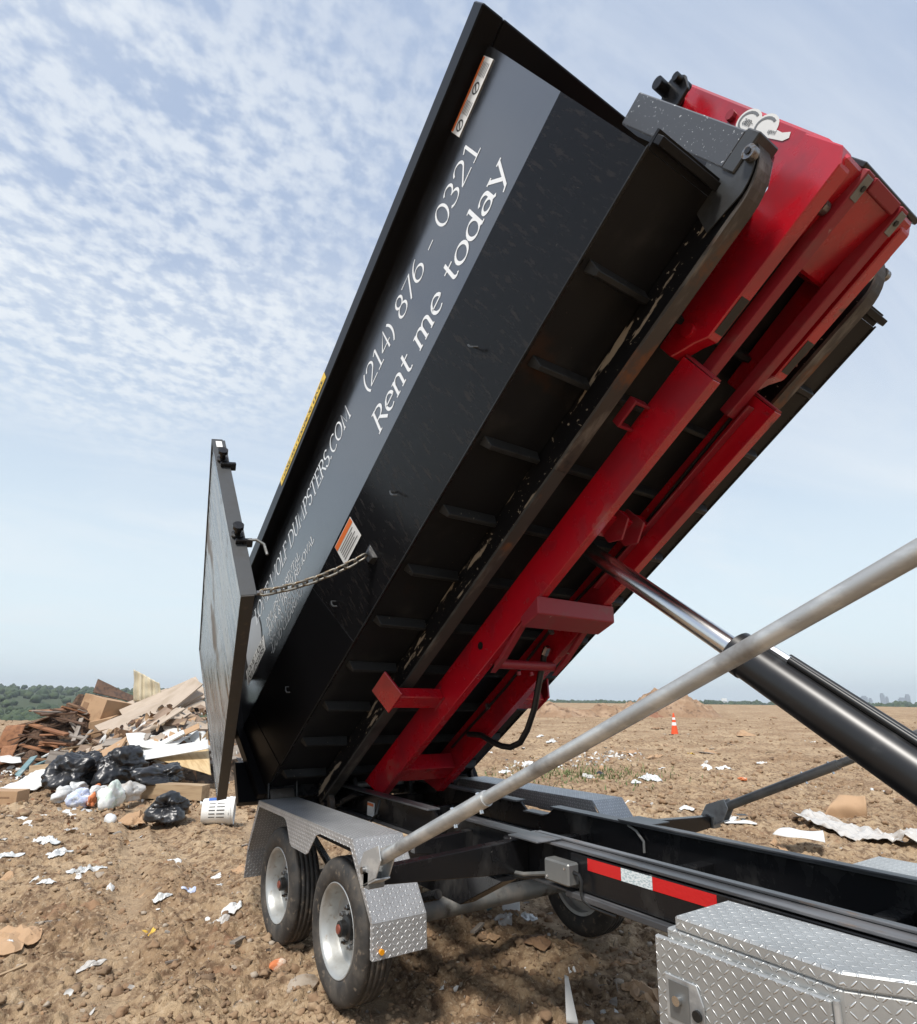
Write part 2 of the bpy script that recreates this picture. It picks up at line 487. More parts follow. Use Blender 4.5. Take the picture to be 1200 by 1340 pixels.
def prism(bm, poly, a0, a1, axis='y'):
    """poly: 2D points; axis y -> (x,z), axis x -> (y,z), axis z -> (x,y)"""
    def P(q, a):
        return {'y': (q[0], a, q[1]), 'x': (a, q[0], q[1]), 'z': (q[0], q[1], a)}[axis]
    A = [bm.verts.new(P(q, a0)) for q in poly]
    B = [bm.verts.new(P(q, a1)) for q in poly]
    n = len(poly)
    bm.faces.new(A)
    bm.faces.new(B[::-1])
    for i in range(n):
        bm.faces.new([A[i], B[i], B[(i + 1) % n], A[(i + 1) % n]])
    bmesh.ops.recalc_face_normals(bm, faces=bm.faces)
    return bm


def frame_of(d):
    d = Vector(d).normalized()
    r = Vector((0, 0, 1)) if abs(d.z) < 0.9 else Vector((1, 0, 0))
    a = d.cross(r).normalized()
    return a, d.cross(a)


def tube(bm, pts, r, n=12, caps=True):
    pts = [Vector(q) for q in pts]
    rings = []
    for i, q in enumerate(pts):
        d = (pts[min(i + 1, len(pts) - 1)] - pts[max(i - 1, 0)])
        a, b = frame_of(d)
        if rings and i:
            # keep the frame from twisting
            pa = lasta - d.normalized() * lasta.dot(d.normalized())
            if pa.length > 1e-5:
                a = pa.normalized()
                b = d.normalized().cross(a)
        lasta = a
        rr = r[i] if isinstance(r, (list, tuple)) else r
        rings.append([bm.verts.new(q + (a * math.cos(k * 2 * math.pi / n) + b * math.sin(k * 2 * math.pi / n)) * rr) for k in range(n)])
    for i in range(len(rings) - 1):
        for k in range(n):
            bm.faces.new([rings[i][k], rings[i][(k + 1) % n], rings[i + 1][(k + 1) % n], rings[i + 1][k]])
    if caps:
        bm.faces.new(rings[0][::-1])
        bm.faces.new(rings[-1])
    bmesh.ops.recalc_face_normals(bm, faces=bm.faces)
    return bm


def lathe(bm, prof, cen, n=48, axis='y', closed=False):
    """prof: (radius, offset along the axis)"""
    cen = Vector(cen)
    rings = []
    for (r, a) in prof:
        ring = []
        for k in range(n):
            t = 2 * math.pi * k / n
            if axis == 'y':
                v = Vector((r * math.cos(t), a, r * math.sin(t)))
            elif axis == 'z':
                v = Vector((r * math.cos(t), r * math.sin(t), a))
            else:
                v = Vector((a, r * math.cos(t), r * math.sin(t)))
            ring.append(bm.verts.new(cen + v))
        rings.append(ring)
    m = len(rings)
    for i in range(m if closed else m - 1):
        A, B = rings[i], rings[(i + 1) % m]
        for k in range(n):
            bm.faces.new([A[k], A[(k + 1) % n], B[(k + 1) % n], B[k]])
    if not closed:
        for ring in (rings[0], rings[-1]):
            bm.faces.new(ring)
    bmesh.ops.recalc_face_normals(bm, faces=bm.faces)
    return bm


def arcpts(cx, cy, rx, ry, a0, a1, n=14):
    return [(cx + rx * math.cos(rad(a0 + (a1 - a0) * i / n)), cy + ry * math.sin(rad(a0 + (a1 - a0) * i / n))) for i in range(n + 1)]


# ------------------------------------------------------------------ noise for geometry
def _hash(ix, iy, seed):
    h = (ix.astype(np.int64) * 374761393 + iy.astype(np.int64) * 668265263 + seed * 974634777) & 0xffffffff
    h = ((h ^ (h >> 13)) * 1274126177) & 0xffffffff
    h = (h ^ (h >> 16)) & 0xffffffff
    return h / 4294967295.0


def vnoise(x, y, seed=0):
    ix, iy = np.floor(x), np.floor(y)
    fx, fy = x - ix, y - iy
    fx, fy = fx * fx * (3 - 2 * fx), fy * fy * (3 - 2 * fy)
    a, b = _hash(ix, iy, seed), _hash(ix + 1, iy, seed)
    c, d = _hash(ix, iy + 1, seed), _hash(ix + 1, iy + 1, seed)
    return (a * (1 - fx) + b * fx) * (1 - fy) + (c * (1 - fx) + d * fx) * fy - 0.5


def fbm(x, y, oct=4, seed=0):
    s, a = 0, 1.0
    for i in range(oct):
        s = s + a * vnoise(x, y, seed + i * 17)
        x, y, a = x * 2.03 + 3.1, y * 2.03 + 1.7, a * 0.5
    return s


def clods(x, y, seed=0):
    ix, iy = np.floor(x), np.floor(y)
    best = np.zeros_like(x)
    for dx in (-1, 0, 1):
        for dy in (-1, 0, 1):
            cx, cy = ix + dx, iy + dy
            px, py = cx + _hash(cx, cy, seed), cy + _hash(cx, cy, seed + 5)
            h = _hash(cx, cy, seed + 9)
            rr = 0.35 + 0.5 * h
            d2 = ((x - px) ** 2 + (y - py) ** 2) / (rr * rr)
            best = np.maximum(best, np.clip(1 - d2, 0, 1) ** 0.6 * h * rr)
    return best


SY, CYW = math.sin(YAW), math.cos(YAW)


def HF(u, wd, z=0.0):
    """site frame: u metres to the right, wd metres away from where the photographer stands"""
    return Vector((CAM.x + u * SY - wd * CYW, CAM.y + u * CYW + wd * SY, z))


def site(x, y):
    dx, dy = x - CAM.x, y - CAM.y
    return dx * SY + dy * CYW, -dx * CYW + dy * SY


def sstep(t, a, b):
    t = np.clip((t - a) / (b - a), 0, 1)
    return t * t * (3 - 2 * t)


def terrain(x, y):
    """large shape of the ground (numpy or float)"""
    u, wd = site(np.asarray(x, float), np.asarray(y, float))
    r = np.sqrt(u * u + wd * wd)
    ang = np.arctan2(u, np.maximum(wd, 1e-3))
    right = sstep(ang, -0.25, 0.05) * (wd > 0)
    h = 0.0175 * np.clip(wd - 8, 0, 130) * right
    edge = 62 + 100 * sstep(ang, -0.5, 0.1)
    front = (wd > 0)
    drop = sstep(r, edge, edge + 90)
    far = (-22 + 46 * sstep(r, 320, 2000) + 10 * vnoise(x / 400.0, y / 400.0, 3) * sstep(r, 300, 900) - 16 * sstep(ang, -0.3, 0.2) * sstep(r, 300, 2000))
    far = far - 70 * sstep(r, 3800, 7000)
    return h * (1 - drop) + far * drop


def gz(x, y):
    return float(terrain(x, y))


# ------------------------------------------------------------------ ground
def ground_mat():
    m = bpy.data.materials.new('soil')
    m.use_nodes = True
    t = m.node_tree
    b = t.nodes['Principled BSDF']
    b.inputs['Roughness'].default_value = 0.95
    b.inputs['Specular IOR Level'].default_value = 0.25
    co = t.nodes.new('ShaderNodeNewGeometry').outputs['Position']

    def noise(sc, det, off=0.0):
        mp = t.nodes.new('ShaderNodeMapping')
        mp.inputs['Location'].default_value = (off, off * 0.7, 0)
        t.links.new(co, mp.inputs[0])
        n = t.nodes.new('ShaderNodeTexNoise')
        n.inputs['Scale'].default_value = sc
        n.inputs['Detail'].default_value = det
        n.inputs['Roughness'].default_value = 0.65
        t.links.new(mp.outputs[0], n.inputs['Vector'])
        return n.outputs['Fac']

    def ramp(v, lo, hi):
        r = t.nodes.new('ShaderNodeMapRange')
        r.interpolation_type = 'SMOOTHSTEP'
        r.inputs['From Min'].default_value = lo
        r.inputs['From Max'].default_value = hi
        t.links.new(v, r.inputs['Value'])
        return r.outputs[0]

    def mixc(f, a, c):
        n = t.nodes.new('ShaderNodeMixRGB')
        t.links.new(f, n.inputs[0])
        for i, v in ((1, a), (2, c)):
            if isinstance(v, tuple):
                n.inputs[i].default_value = (*v, 1)
            else:
                t.links.new(v, n.inputs[i])
        return n.outputs[0]
    c = mixc(ramp(noise(0.55, 6), 0.35, 0.65), (0.290, 0.190, 0.110), (0.470, 0.345, 0.215))
    c = mixc(ramp(noise(9, 6, 4.0), 0.42, 0.66), c, (0.150, 0.092, 0.054))
    c = mixc(ramp(noise(30, 5, 8.0), 0.52, 0.72), c, (0.52, 0.40, 0.27))
    c = mixc(ramp(noise(2.1, 5, 13.0), 0.60, 0.72), c, (0.30, 0.165, 0.095))
    c = mixc(ramp(noise(55, 3, 21.0), 0.70, 0.76), c, (0.52, 0.48, 0.42))
    pk = t.nodes.new('ShaderNodeAttribute')
    pk.attribute_name = 'packed'
    pm_ = t.nodes.new('ShaderNodeMath')
    pm_.operation = 'MULTIPLY'
    pm_.inputs[1].default_value = 0.6
    t.links.new(pk.outputs['Fac'], pm_.inputs[0])
    c = mixc(pm_.outputs[0], c, (0.42, 0.31, 0.20))
    # beyond the tip the land is green
    geo = t.nodes.new('ShaderNodeNewGeometry')
    sp = t.nodes.new('ShaderNodeVectorMath')
    sp.operation = 'LENGTH'
    t.links.new(geo.outputs['Position'], sp.inputs[0])
    c = mixc(ramp(sp.outputs['Value'], 190.0, 260.0), c, (0.05, 0.065, 0.03))
    t.links.new(c, b.inputs['Base Color'])
    bp = t.nodes.new('ShaderNodeBump')
    bp.inputs['Distance'].default_value = 0.035
    bp.inputs['Strength'].default_value = 1.0
    t.links.new(noise(26, 7, 2.0), bp.inputs['Height'])
    t.links.new(bp.outputs[0], b.inputs['Normal'])
    MATS['soil'] = m


def packed_lanes(X, Y):
    """wheel-packed lanes in the soil, 0..1"""
    u, wd = site(np.asarray(X, float), np.asarray(Y, float))
    p = np.zeros_like(u)
    for (a0, a1, a2, hw) in ((-0.55, -0.42, -0.012, 0.17), (-2.15, -0.42, -0.012, 0.17), (1.4, -0.55, 0.0, 0.2)):
        c0 = a0 + a1 * (wd - 4.2) + a2 * (wd - 4.2) ** 2
        p = np.maximum(p, np.exp(-((u - c0) / hw) ** 4) * sstep(wd, 2.0, 3.5) * (1 - sstep(wd, 9, 12)))
    for (w0, sl, hw) in ((19.5, 0.10, 0.35), (21.4, 0.10, 0.35), (30.0, -0.05, 0.5), (33.0, -0.05, 0.5)):
        p = np.maximum(p, np.exp(-((wd - w0 - sl * u) / hw) ** 4) * sstep(u, 0, 3))
    return p * (0.55 + 0.9 * np.clip(fbm(X / 0.7, Y / 0.7, 3, 77) + 0.35, 0, 0.5))


def ground_height(X, Y):
    """height of the soil surface, clods included"""
    X, Y = np.asarray(X, float), np.asarray(Y, float)
    RR = np.sqrt((X - CAM.x) ** 2 + (Y - CAM.y) ** 2)
    fade = 1 - sstep(RR, 60, 160)
    wheel = np.exp(-(((X + 0.5) / 1.0) ** 2 + (np.minimum(np.abs(Y - 0.1), np.abs(Y - 2.05)) / 0.5) ** 2))
    WX, WY = X + 0.10 * fbm(X / 0.13, Y / 0.13, 3, 41), Y + 0.10 * fbm(X / 0.13 + 9, Y / 0.13, 3, 43)
    det = (0.10 * fbm(X / 1.6, Y / 1.6, 4, 1) * (1 - 0.7 * wheel) + 0.05 * fbm(X / 0.32, Y / 0.32, 4, 7)
           + 0.055 * clods(WX / 0.15, WY / 0.15, 3) + 0.05 * clods(WX / 0.06, WY / 0.06, 11)
           + 0.022 * fbm(X / 0.05, Y / 0.05, 2, 61)) * fade
    det += 0.10 * clods(X / 0.5 + 3, Y / 0.5, 23) * fade * sstep(RR, 5, 14) * 0.8
    # packed wheel track running back from the trailer
    tk = np.exp(-((Y - 0.12 - 0.03 * (X + 2)) / 0.16) ** 2) * sstep(-X, 1.8, 3.0)
    tk = np.maximum(tk, packed_lanes(X, Y))
    det = det * (1 - 0.75 * tk) - 0.03 * tk
    return terrain(X, Y) + det - 0.035


def gh(x, y):
    return float(ground_height(np.array([float(x)]), np.array([float(y)]))[0])


ground_mat()
fine = np.arange(-0.86, 0.86, 0.0024)
coarse = np.concatenate([np.linspace(0.86, 2 * math.pi - 0.86, 150)[:-1]])
ths = np.concatenate([fine, coarse])
rs = np.concatenate([[0.02, 0.5, 1.0, 1.5, 2.0, 2.4, 2.7], 1.0 / np.linspace(1 / 2.9, 1 / 70.0, 430), np.geomspace(74, 300, 30), np.geomspace(330, 9000, 36)])
TH, RR = np.meshgrid(ths, rs)
X = CAM.x + RR * np.sin(TH) * SY - RR * np.cos(TH) * CYW
Y = CAM.y + RR * np.sin(TH) * CYW + RR * np.cos(TH) * SY
Z = ground_height(X, Y)
nr, nc = RR.shape
verts = np.stack([X.ravel(), Y.ravel(), Z.ravel()], 1)
ii, jj = np.meshgrid(np.arange(nr - 1), np.arange(nc), indexing='ij')
j2 = (jj + 1) % nc
faces = np.stack([ii * nc + jj, ii * nc + j2, (ii + 1) * nc + j2, (ii + 1) * nc + jj], -1).reshape(-1, 4)
me = bpy.data.meshes.new('ground')
me.vertices.add(len(verts))
me.vertices.foreach_set('co', verts.ravel())
me.loops.add(faces.size)
me.loops.foreach_set('vertex_index', faces.ravel())
me.polygons.add(len(faces))
me.polygons.foreach_set('loop_start', np.arange(0, faces.size, 4))
me.polygons.foreach_set('loop_total', np.full(len(faces), 4))
me.update()
me.validate()
me.polygons.foreach_set('use_smooth', [True] * len(faces))
at_ = me.attributes.new('packed', 'FLOAT', 'POINT')
at_.data.foreach_set('value', np.clip(packed_lanes(X, Y), 0, 1).ravel().astype(np.float32))
me.materials.append(MATS['soil'])
ground = bpy.data.objects.new('ground', me)
C.objects.link(ground)
ground['kind'] = 'structure'
ground['label'] = 'churned brown landfill soil with clods and wheel tracks'
# ------------------------------------------------------------------ lettering (broad-nib strokes)
def ln(*p):
    return [list(p)]


def el(cx, cy, rx, ry, a0=0, a1=360, n=22):
    return [arcpts(cx, cy, rx, ry, a0, a1, n)]


def serif(x, y, h=0.11):
    return [[(x - h, y), (x + h, y)]]


GL = {
    '0': (.62, el(.3, .5, .25, .5)),
    '1': (.50, ln((.25, .02), (.25, 1)) + ln((.06, .86), (.25, 1)) + ln((.05, 0), (.45, 0))),
    '2': (.62, [arcpts(.28, .72, .23, .27, 165, -35) + [(.04, .03)]] + ln((.02, .02), (.56, .02))),
    '3': (.60, el(.25, .75, .21, .25, 150, -90) + el(.25, .25, .25, .25, 90, -150)),
    '4': (.64, ln((.44, 0), (.44, 1), (.02, .3)) + ln((.02, .3), (.6, .3))),
    '6': (.62, el(.3, .3, .25, .3) + [arcpts(.55, .32, .5, .68, 180, 100)]),
    '7': (.58, ln((.02, .98), (.54, .98), (.16, 0))),
    '8': (.60, el(.28, .76, .2, .24) + el(.28, .26, .25, .27)),
    '(': (.36, el(.55, .42, .42, .68, 130, 230)), ')': (.36, el(-.2, .42, .42, .68, 50, -50)),
    '-': (.42, ln((.04, .36), (.36, .36))), ' ': (.34, []), '.': (.26, el(.1, .05, .03, .03)),
    'R': (.70, ln((.14, .02), (.14, .98)) + [[(.14, .98)] + arcpts(.32, .74, .24, .24, 90, -90) + [(.14, .5)]] + ln((.34, .5), (.66, .02)) + serif(.14, 0) + ln((.02, 1), (.2, 1))),
    'e': (.56, [[(.06, .37), (.51, .37)] + arcpts(.29, .34, .23, .33, 8, 305)]),
    'n': (.66, ln((.14, .02), (.14, .66)) + [[(.14, .45)] + arcpts(.33, .44, .18, .22, 165, 0) + [(.51, .02)]] + serif(.14, 0) + serif(.51, 0) + ln((.03, .64), (.16, .66))),
    't': (.46, [[(.2, .92), (.2, .16)] + arcpts(.32, .16, .12, .15, 180, 310)] + ln((.03, .64), (.42, .64))),
    'm': (.98, ln((.14, .02), (.14, .66)) + [[(.14, .45)] + arcpts(.31, .44, .17, .22, 165, 0) + [(.48, .02)]] + [[(.48, .45)] + arcpts(.65, .44, .17, .22, 165, 0) + [(.82, .02)]] + serif(.14, 0, .09) + serif(.48, 0, .09) + serif(.82, 0, .09) + ln((.03, .64), (.16, .66))),
    'o': (.62, el(.3, .33, .25, .33)),
    'd': (.64, el(.28, .33, .23, .33) + ln((.51, .02), (.51, 1.02)) + ln((.40, 1.0), (.53, 1.02)) + ln((.49, .01), (.62, .02))),
    'a': (.58, [arcpts(.26, .46, .19, .2, 155, 0) + [(.45, .1), (.55, .02)]] + el(.24, .19, .19, .18)),
    'y': (.60, ln((.06, .65), (.31, .05)) + ln((.54, .65), (.24, -.22), (.1, -.28)) + serif(.07, .66, .1) + serif(.53, .66, .1)),
    'L': (.56, ln((.14, .02), (.14, .98)) + ln((.03, 0), (.52, .0), (.54, .22)) + serif(.14, 1)),
    'O': (.80, el(.38, .5, .34, .5)),
    'N': (.80, ln((.12, .02), (.12, .98), (.66, .02), (.66, .98)) + serif(.12, 0) + serif(.66, 1)),
    'E': (.60, ln((.14, .02), (.14, .98)) + ln((.03, 1), (.52, 1), (.53, .8)) + ln((.14, .52), (.42, .52)) + ln((.03, 0), (.54, 0), (.56, .2))),
    'W': (1.02, ln((.08, .98), (.28, .02), (.5, .9), (.72, .02), (.94, .98)) + serif(.08, 1, .09) + serif(.94, 1, .09)),
    'F': (.56, ln((.14, .02), (.14, .98)) + ln((.03, 1), (.5, 1), (.51, .8)) + ln((.14, .52), (.42, .52)) + serif(.14, 0)),
    'D': (.76, ln((.14, .02), (.14, .98)) + [[(.03, .98), (.3, .98)] + arcpts(.3, .5, .4, .48, 90, -90) + [(.03, .02)]]),
    'U': (.76, [[(.13, .98)] + arcpts(.37, .3, .24, .3, 180, 360) + [(.61, .98)]] + serif(.13, 1) + serif(.61, 1)),
    'M': (.92, ln((.12, .02), (.16, .98), (.44, .1), (.72, .98), (.78, .02)) + serif(.12, 0) + serif(.78, 0)),
    'P': (.62, ln((.14, .02), (.14, .98)) + [[(.03, .98), (.3, .98)] + arcpts(.3, .72, .24, .26, 90, -90) + [(.14, .46)]] + serif(.14, 0)),
    'S': (.56, [arcpts(.27, .75, .2, .24, 30, 250) + arcpts(.25, .26, .22, .26, 75, -160)]),
    'T': (.66, ln((.32, .02), (.32, .98)) + ln((.04, .82), (.04, 1), (.6, 1), (.6, .82)) + serif(.32, 0)),
    'C': (.72, el(.4, .5, .34, .5, 50, 310)),
    'A': (.72, ln((.06, .02), (.35, 1), (.64, .02)) + ln((.16, .35), (.54, .35)) + serif(.06, 0, .08) + serif(.64, 0, .08)),
    'G': (.78, [arcpts(.4, .5, .34, .5, 50, 320) + [(.66, .45), (.48, .45)]]),
    'V': (.70, ln((.06, .98), (.34, .02), (.62, .98)) + serif(.06, 1, .08) + serif(.62, 1, .08)),
    'I': (.32, ln((.15, .02), (.15, .98)) + serif(.15, 0) + serif(.15, 1)),
    'J': (.42, [[(.27, .98), (.27, .1)] + arcpts(.12, .1, .15, .2, 0, -120)] + serif(.27, 1)),
    'K': (.72, ln((.14, .02), (.14, .98)) + ln((.6, .98), (.16, .48)) + ln((.28, .58), (.64, .02)) + serif(.14, 0) + serif(.14, 1)),
    'H': (.78, ln((.14, .02), (.14, .98)) + ln((.62, .02), (.62, .98)) + ln((.14, .5), (.62, .5)) + serif(.14, 0) + serif(.62, 0) + serif(.14, 1) + serif(.62, 1)),
    '&': (.76, [arcpts(.3, .78, .15, .2, -40, 230) + [(.62, .02)]] + [arcpts(.28, .25, .24, .26, 100, 320) + [(.62, .5)]]),
    'X': (.74, ln((.08, .98), (.62, .02)) + ln((.62, .98), (.08, .02)) + serif(.08, 0, .08) + serif(.62, 0, .08) + serif(.08, 1, .08) + serif(.62, 1, .08)),
    'u': (.66, [[(.12, .64)] + arcpts(.32, .2, .2, .2, 180, 350) + [(.52, .64)]] + ln((.52, .64), (.52, .02))),
    'p': (.62, ln((.12, -.28), (.12, .66)) + el(.34, .33, .22, .33)),
    'r': (.46, ln((.14, .02), (.14, .66)) + [arcpts(.34, .4, .19, .24, 170, 60)]),
    'l': (.30, ln((.14, .02), (.14, 1))), 'i': (.30, ln((.14, .02), (.14, .64)) + el(.14, .85, .03, .03)),
}


def lettering(text, s0, t0, height, y, width=None, thick=0.15, thin=0.06, lean=0.0, along=1.0):
    """ribbon strokes on the wall plane y = const, reading towards +s"""
    tot = sum(GL[ch][0] for ch in text)
    kx = (width / tot) if width else height
    bm = nb()
    x = 0.0
    lift = 0
    for ch in text:
        adv, strokes = GL[ch]
        for stp in strokes:
            pts = [Vector((q[0], q[1])) for q in stp]
            L, R = [], []
            n = len(pts)
            closed = n > 3 and (pts[0] - pts[-1]).length < 1e-4
            for i, q in enumerate(pts):
                if closed:
                    d = pts[(i + 1) % (n - 1)] - pts[(i - 1) % (n - 1)]
                else:
                    d = pts[min(i + 1, n - 1)] - pts[max(i - 1, 0)]
                d.normalize()
                nr_ = Vector((-d.y, d.x))
                ang = math.atan2(d.y, d.x)
                hw = 0.5 * (thin + (thick - thin) * abs(math.sin(ang - 0.25)))
                L.append(q + nr_ * hw)
                R.append(q - nr_ * hw)
            lift += 1
            yy = y - 0.0008 - 0.00005 * (lift % 9)
            vl = [bm.verts.new((s0 + (x + a.x + lean * a.y) * kx, yy, t0 + a.y * height)) for a in L]
            vr = [bm.verts.new((s0 + (x + a.x + lean * a.y) * kx, yy, t0 + a.y * height)) for a in R]
            for i in range(n - 1):
                bm.faces.new([vr[i], vr[i + 1], vl[i + 1], vl[i]])
        x += adv
    return bm


# ------------------------------------------------------------------ trailer
YC = 1.0752
TILT = rad(34.981)
HM = Matrix.Translation((-1.6417, YC, 0.9627)) @ Matrix.Rotation(-TILT, 4, 'Y')   # tilted bed frame: s, y, t
W2 = 2 * YC


def mir(y):
    return W2 - y


tr = thing('roll_off_trailer', 'black roll-off trailer with raised red hoist, silver tread plate fenders and tandem wheels', 'trailer', (0, YC, 0))
TL = Matrix.Translation((0, -YC, 0))


def tp(name, bm, m, parent=None, tilt=False, **k):
    return obj(name, bm, m, parent or tr, M=TL @ (HM if tilt else Matrix.Identity(4)) if (parent is None or parent is tr or True) else None, **k)


# wheels ------------------------------------------------------------
RW = 0.385
tyre_prof = []
for (r, y) in ((0.245, 0.020), (0.262, 0.006), (0.30, -0.002), (0.335, 0.000), (0.362, 0.010), (0.376, 0.022)):
    tyre_prof.append((r, y))
gro = [0.055, 0.087, 0.119, 0.151]
yy = 0.030
tyre_prof.append((0.381, 0.030))
for g in gro:
    tyre_prof += [(0.3845, g - 0.006), (0.374, g - 0.004), (0.374, g + 0.004), (0.3845, g + 0.006)]
tyre_prof.append((0.381, 0.176))
for (r, y) in ((0.376, 0.184), (0.362, 0.196), (0.335, 0.206), (0.30, 0.208), (0.262, 0.200), (0.245, 0.186)):
    tyre_prof.append((r, y))
rim_prof = [(0.247, 0.024), (0.250, 0.014), (0.246, 0.010), (0.236, 0.014), (0.230, 0.024), (0.222, 0.040), (0.214, 0.060), (0.210, 0.095),
            (0.204, 0.112), (0.192, 0.119), (0.165, 0.120), (0.14, 0.112), (0.105, 0.108), (0.075, 0.108), (0.075, 0.116),
            (0.10, 0.118), (0.20, 0.128), (0.218, 0.130), (0.222, 0.180), (0.247, 0.186)]
tyre0 = rim0 = None


def wheel_at(x, side):
    global tyre0, rim0
    y0 = 0.0 if side < 0 else W2
    flip = Matrix.Identity(4) if side < 0 else Matrix.Rotation(math.pi, 4, 'Z')
    wt = bpy.data.objects.new('wheel', None)
    C.objects.link(wt)
    wt.parent = tr
    wt.location = (x, y0 - YC, RW)
    wt.matrix_basis = Matrix.Translation((x, y0 - YC, RW)) @ flip
    parts = [('tyre', lathe(nb(), tyre_prof, (0, 0, 0), 72, closed=True), 'tyre_rubber', 'all'),
             ('rim', lathe(nb(), rim_prof, (0, 0, 0), 56, closed=True), 'rim_silver', True),
             ('hub', lathe(nb(), [(0.0, 0.115), (0.068, 0.115), (0.066, 0.075), (0.045, 0.066), (0.043, 0.034), (0.036, 0.030), (0.0, 0.030)], (0, 0, 0), 24), 'black_rubber', True),
             ('hub_cap', lathe(nb(), [(0.0, 0.03), (0.026, 0.03), (0.024, 0.022), (0.0, 0.021)], (0, 0, 0), 18), 'hub_red', True)]
    for nm, bm, mm, sm in parts:
        obj(nm, bm, mm, wt, smooth=sm)
    for k in range(8):
        a = 2 * math.pi * k / 8 + 0.3
        obj('lug_nut', lathe(nb(), [(0.0, 0.115), (0.016, 0.112), (0.0155, 0.086), (0.008, 0.082), (0.008, 0.072), (0.0, 0.071)], (0.102 * math.cos(a), 0, 0.102 * math.sin(a)), 6), 'nut_steel', wt)
    obj('valve_stem', tube(nb(), [(0.145, 0.118, -0.09), (0.15, 0.09, -0.095)], 0.007, 8), 'black_rubber', wt)


for x in (0.0, -1.06):
    for sd_ in (-1, 1):
        wheel_at(x, sd_)

# axles, springs
for x in (0.0, -1.06):
    tp('axle', tube(nb(), [(x, 0.24, RW), (x, W2 - 0.24, RW)], 0.062, 20), 'axle_paint', smooth=True)
for s_ in (0, 1):
    f = (lambda y: y) if not s_ else mir
    bm = nb()
    tube(bm, [(-1.5, f(0.42), 0.62), (-1.06, f(0.42), 0.46), (-0.62, f(0.42), 0.60)], 0.028, 8)
    tube(bm, [(-0.46, f(0.42), 0.60), (0.0, f(0.42), 0.46), (0.46, f(0.42), 0.62)], 0.028, 8)
    tp('leaf_spring', bm, 'frame_black', smooth=True)
    tp('spring_hanger', box(nb(), -0.60, -0.48, min(f(.38), f(.46)), max(f(.38), f(.46)), 0.52, 0.80), 'frame_black', bevel=0.005)

# main rails ----------------------------------------------------------
for s_ in (0, 1):
    f = (lambda y: y) if not s_ else mir
    a, b = sorted((f(0.685), f(0.703)))
    web = [(-1.70, 0.80), (5.6, 0.80), (5.6, 0.978), (0.33, 0.978), (0.25, 0.918), (0.05, 0.918), (-0.03, 0.972), (-1.70, 0.972)]
    r_ = tp('frame_rail', prism(nb(), web, a, b), 'frame_black')
    a, b = sorted((f(0.645), f(0.745)))
    tp('top_flange', box(nb(), 0.33, 5.6, a, b, 0.980, 0.992), 'flange_worn', bevel=0.002)
    tp('top_flange', box(nb(), -1.70, -0.035, a, b, 0.974, 0.986), 'flange_worn', bevel=0.002)
    tp('top_flange', box(nb(), 0.045, 0.255, a, b, 0.920, 0.930), 'flange_worn', bevel=0.002)
    tp('bottom_flange', box(nb(), -1.70, 5.6, a, b, 0.786, 0.798), 'flange_worn', bevel=0.002)
    a, b = sorted((f(0.640), f(0.654)))
    tp('side_plate', box(nb(), 1.30, 5.6, a, b, 0.815, 0.972), 'frame_black', bevel=0.003)
    # wear strip on the inner edge of the rail
    a, b = sorted((f(0.720), f(0.760)))
    tp('wear_strip', box(nb(), 0.95, 5.6, a, b, 0.9945, 1.004), 'flange_worn', bevel=0.002)
    for gx in (0.86, 2.9):
        a, b = sorted((f(0.60), f(0.684)))
        tp('gusset', box(nb(), gx - 0.03, gx + 0.03, a, b, 0.80, 0.972), 'frame_black', bevel=0.004)
for x in (-1.45, -0.75, 0.62, 1.5, 2.4, 3.3, 4.2, 5.1):
    tp('crossmember', box(nb(), x - 0.04, x + 0.04, 0.706, W2 - 0.706, 0.80, 0.87), 'frame_black', bevel=0.004)
tp('rear_beam', box(nb(), -1.86, -1.72, 0.34, W2 - 0.34, 0.62, 0.80), 'frame_black', bevel=0.006)
tp('floor_pan', box(nb(), 0.7, 5.4, 0.72, W2 - 0.72, 0.775, 0.783), 'frame_black')
# lower side rails running by the wheels
for s_ in (0, 1):
    f = (lambda y: y) if not s_ else mir
    a, b = sorted((f(0.46), f(0.56)))
    tp('under_rail', prism(nb(), [(-1.72, 0.60), (0.62, 0.60), (1.0, 0.80), (-1.72, 0.80)], a, b), 'frame_black', bevel=0.004)
    a, b = sorted((f(0.60), f(0.64)))
    tp('lower_bar', box(nb(), 1.30, 3.9, a, b, 0.785, 0.812), 'flange_worn', bevel=0.003)
    a, b = sorted((f(0.30), f(0.70)))
    for x in (-1.62, 0.40):
        tp('fender_bracket', prism(nb(), [(f(0.28), 0.84), (f(0.28), 0.90), (f(0.70), 0.93), (f(0.70), 0.80)], x - 0.025, x + 0.025, 'x'), 'frame_black', bevel=0.003)
# hinge and clutter at the back of the bed
for y in (0.80, 1.35):
    tp('hinge_lug', prism(nb(), [(-1.78, 0.80), (-1.42, 0.80), (-1.50, 1.03), (-1.68, 1.03)], y - 0.02, y + 0.02), 'frame_black', bevel=0.004)
tp('hinge_pin', tube(nb(), [(-1.59, 0.66, 0.955), (-1.59, W2 - 0.66, 0.955)], 0.03, 14), 'grey_steel', smooth=True)
tp('pump_box', box(nb(), -1.18, -0.95, 0.76, 0.98, 0.80, 0.93), 'frame_black', bevel=0.015)
tp('rear_brace', prism(nb(), [(-1.60, 0.80), (-1.50, 0.80), (-0.95, 0.965), (-1.08, 0.965)], 0.575, 0.635), 'frame_black', bevel=0.004)
tp('rear_brace', prism(nb(), [(-1.60, 0.80), (-1.50, 0.80), (-0.95, 0.965), (-1.08, 0.965)], mir(0.635), mir(0.575)), 'frame_black', bevel=0.004)
st_ = tp('warning_label', box(nb(), -0.99, -0.88, 0.675, 0.6835, 0.81, 0.91), 'label_white')
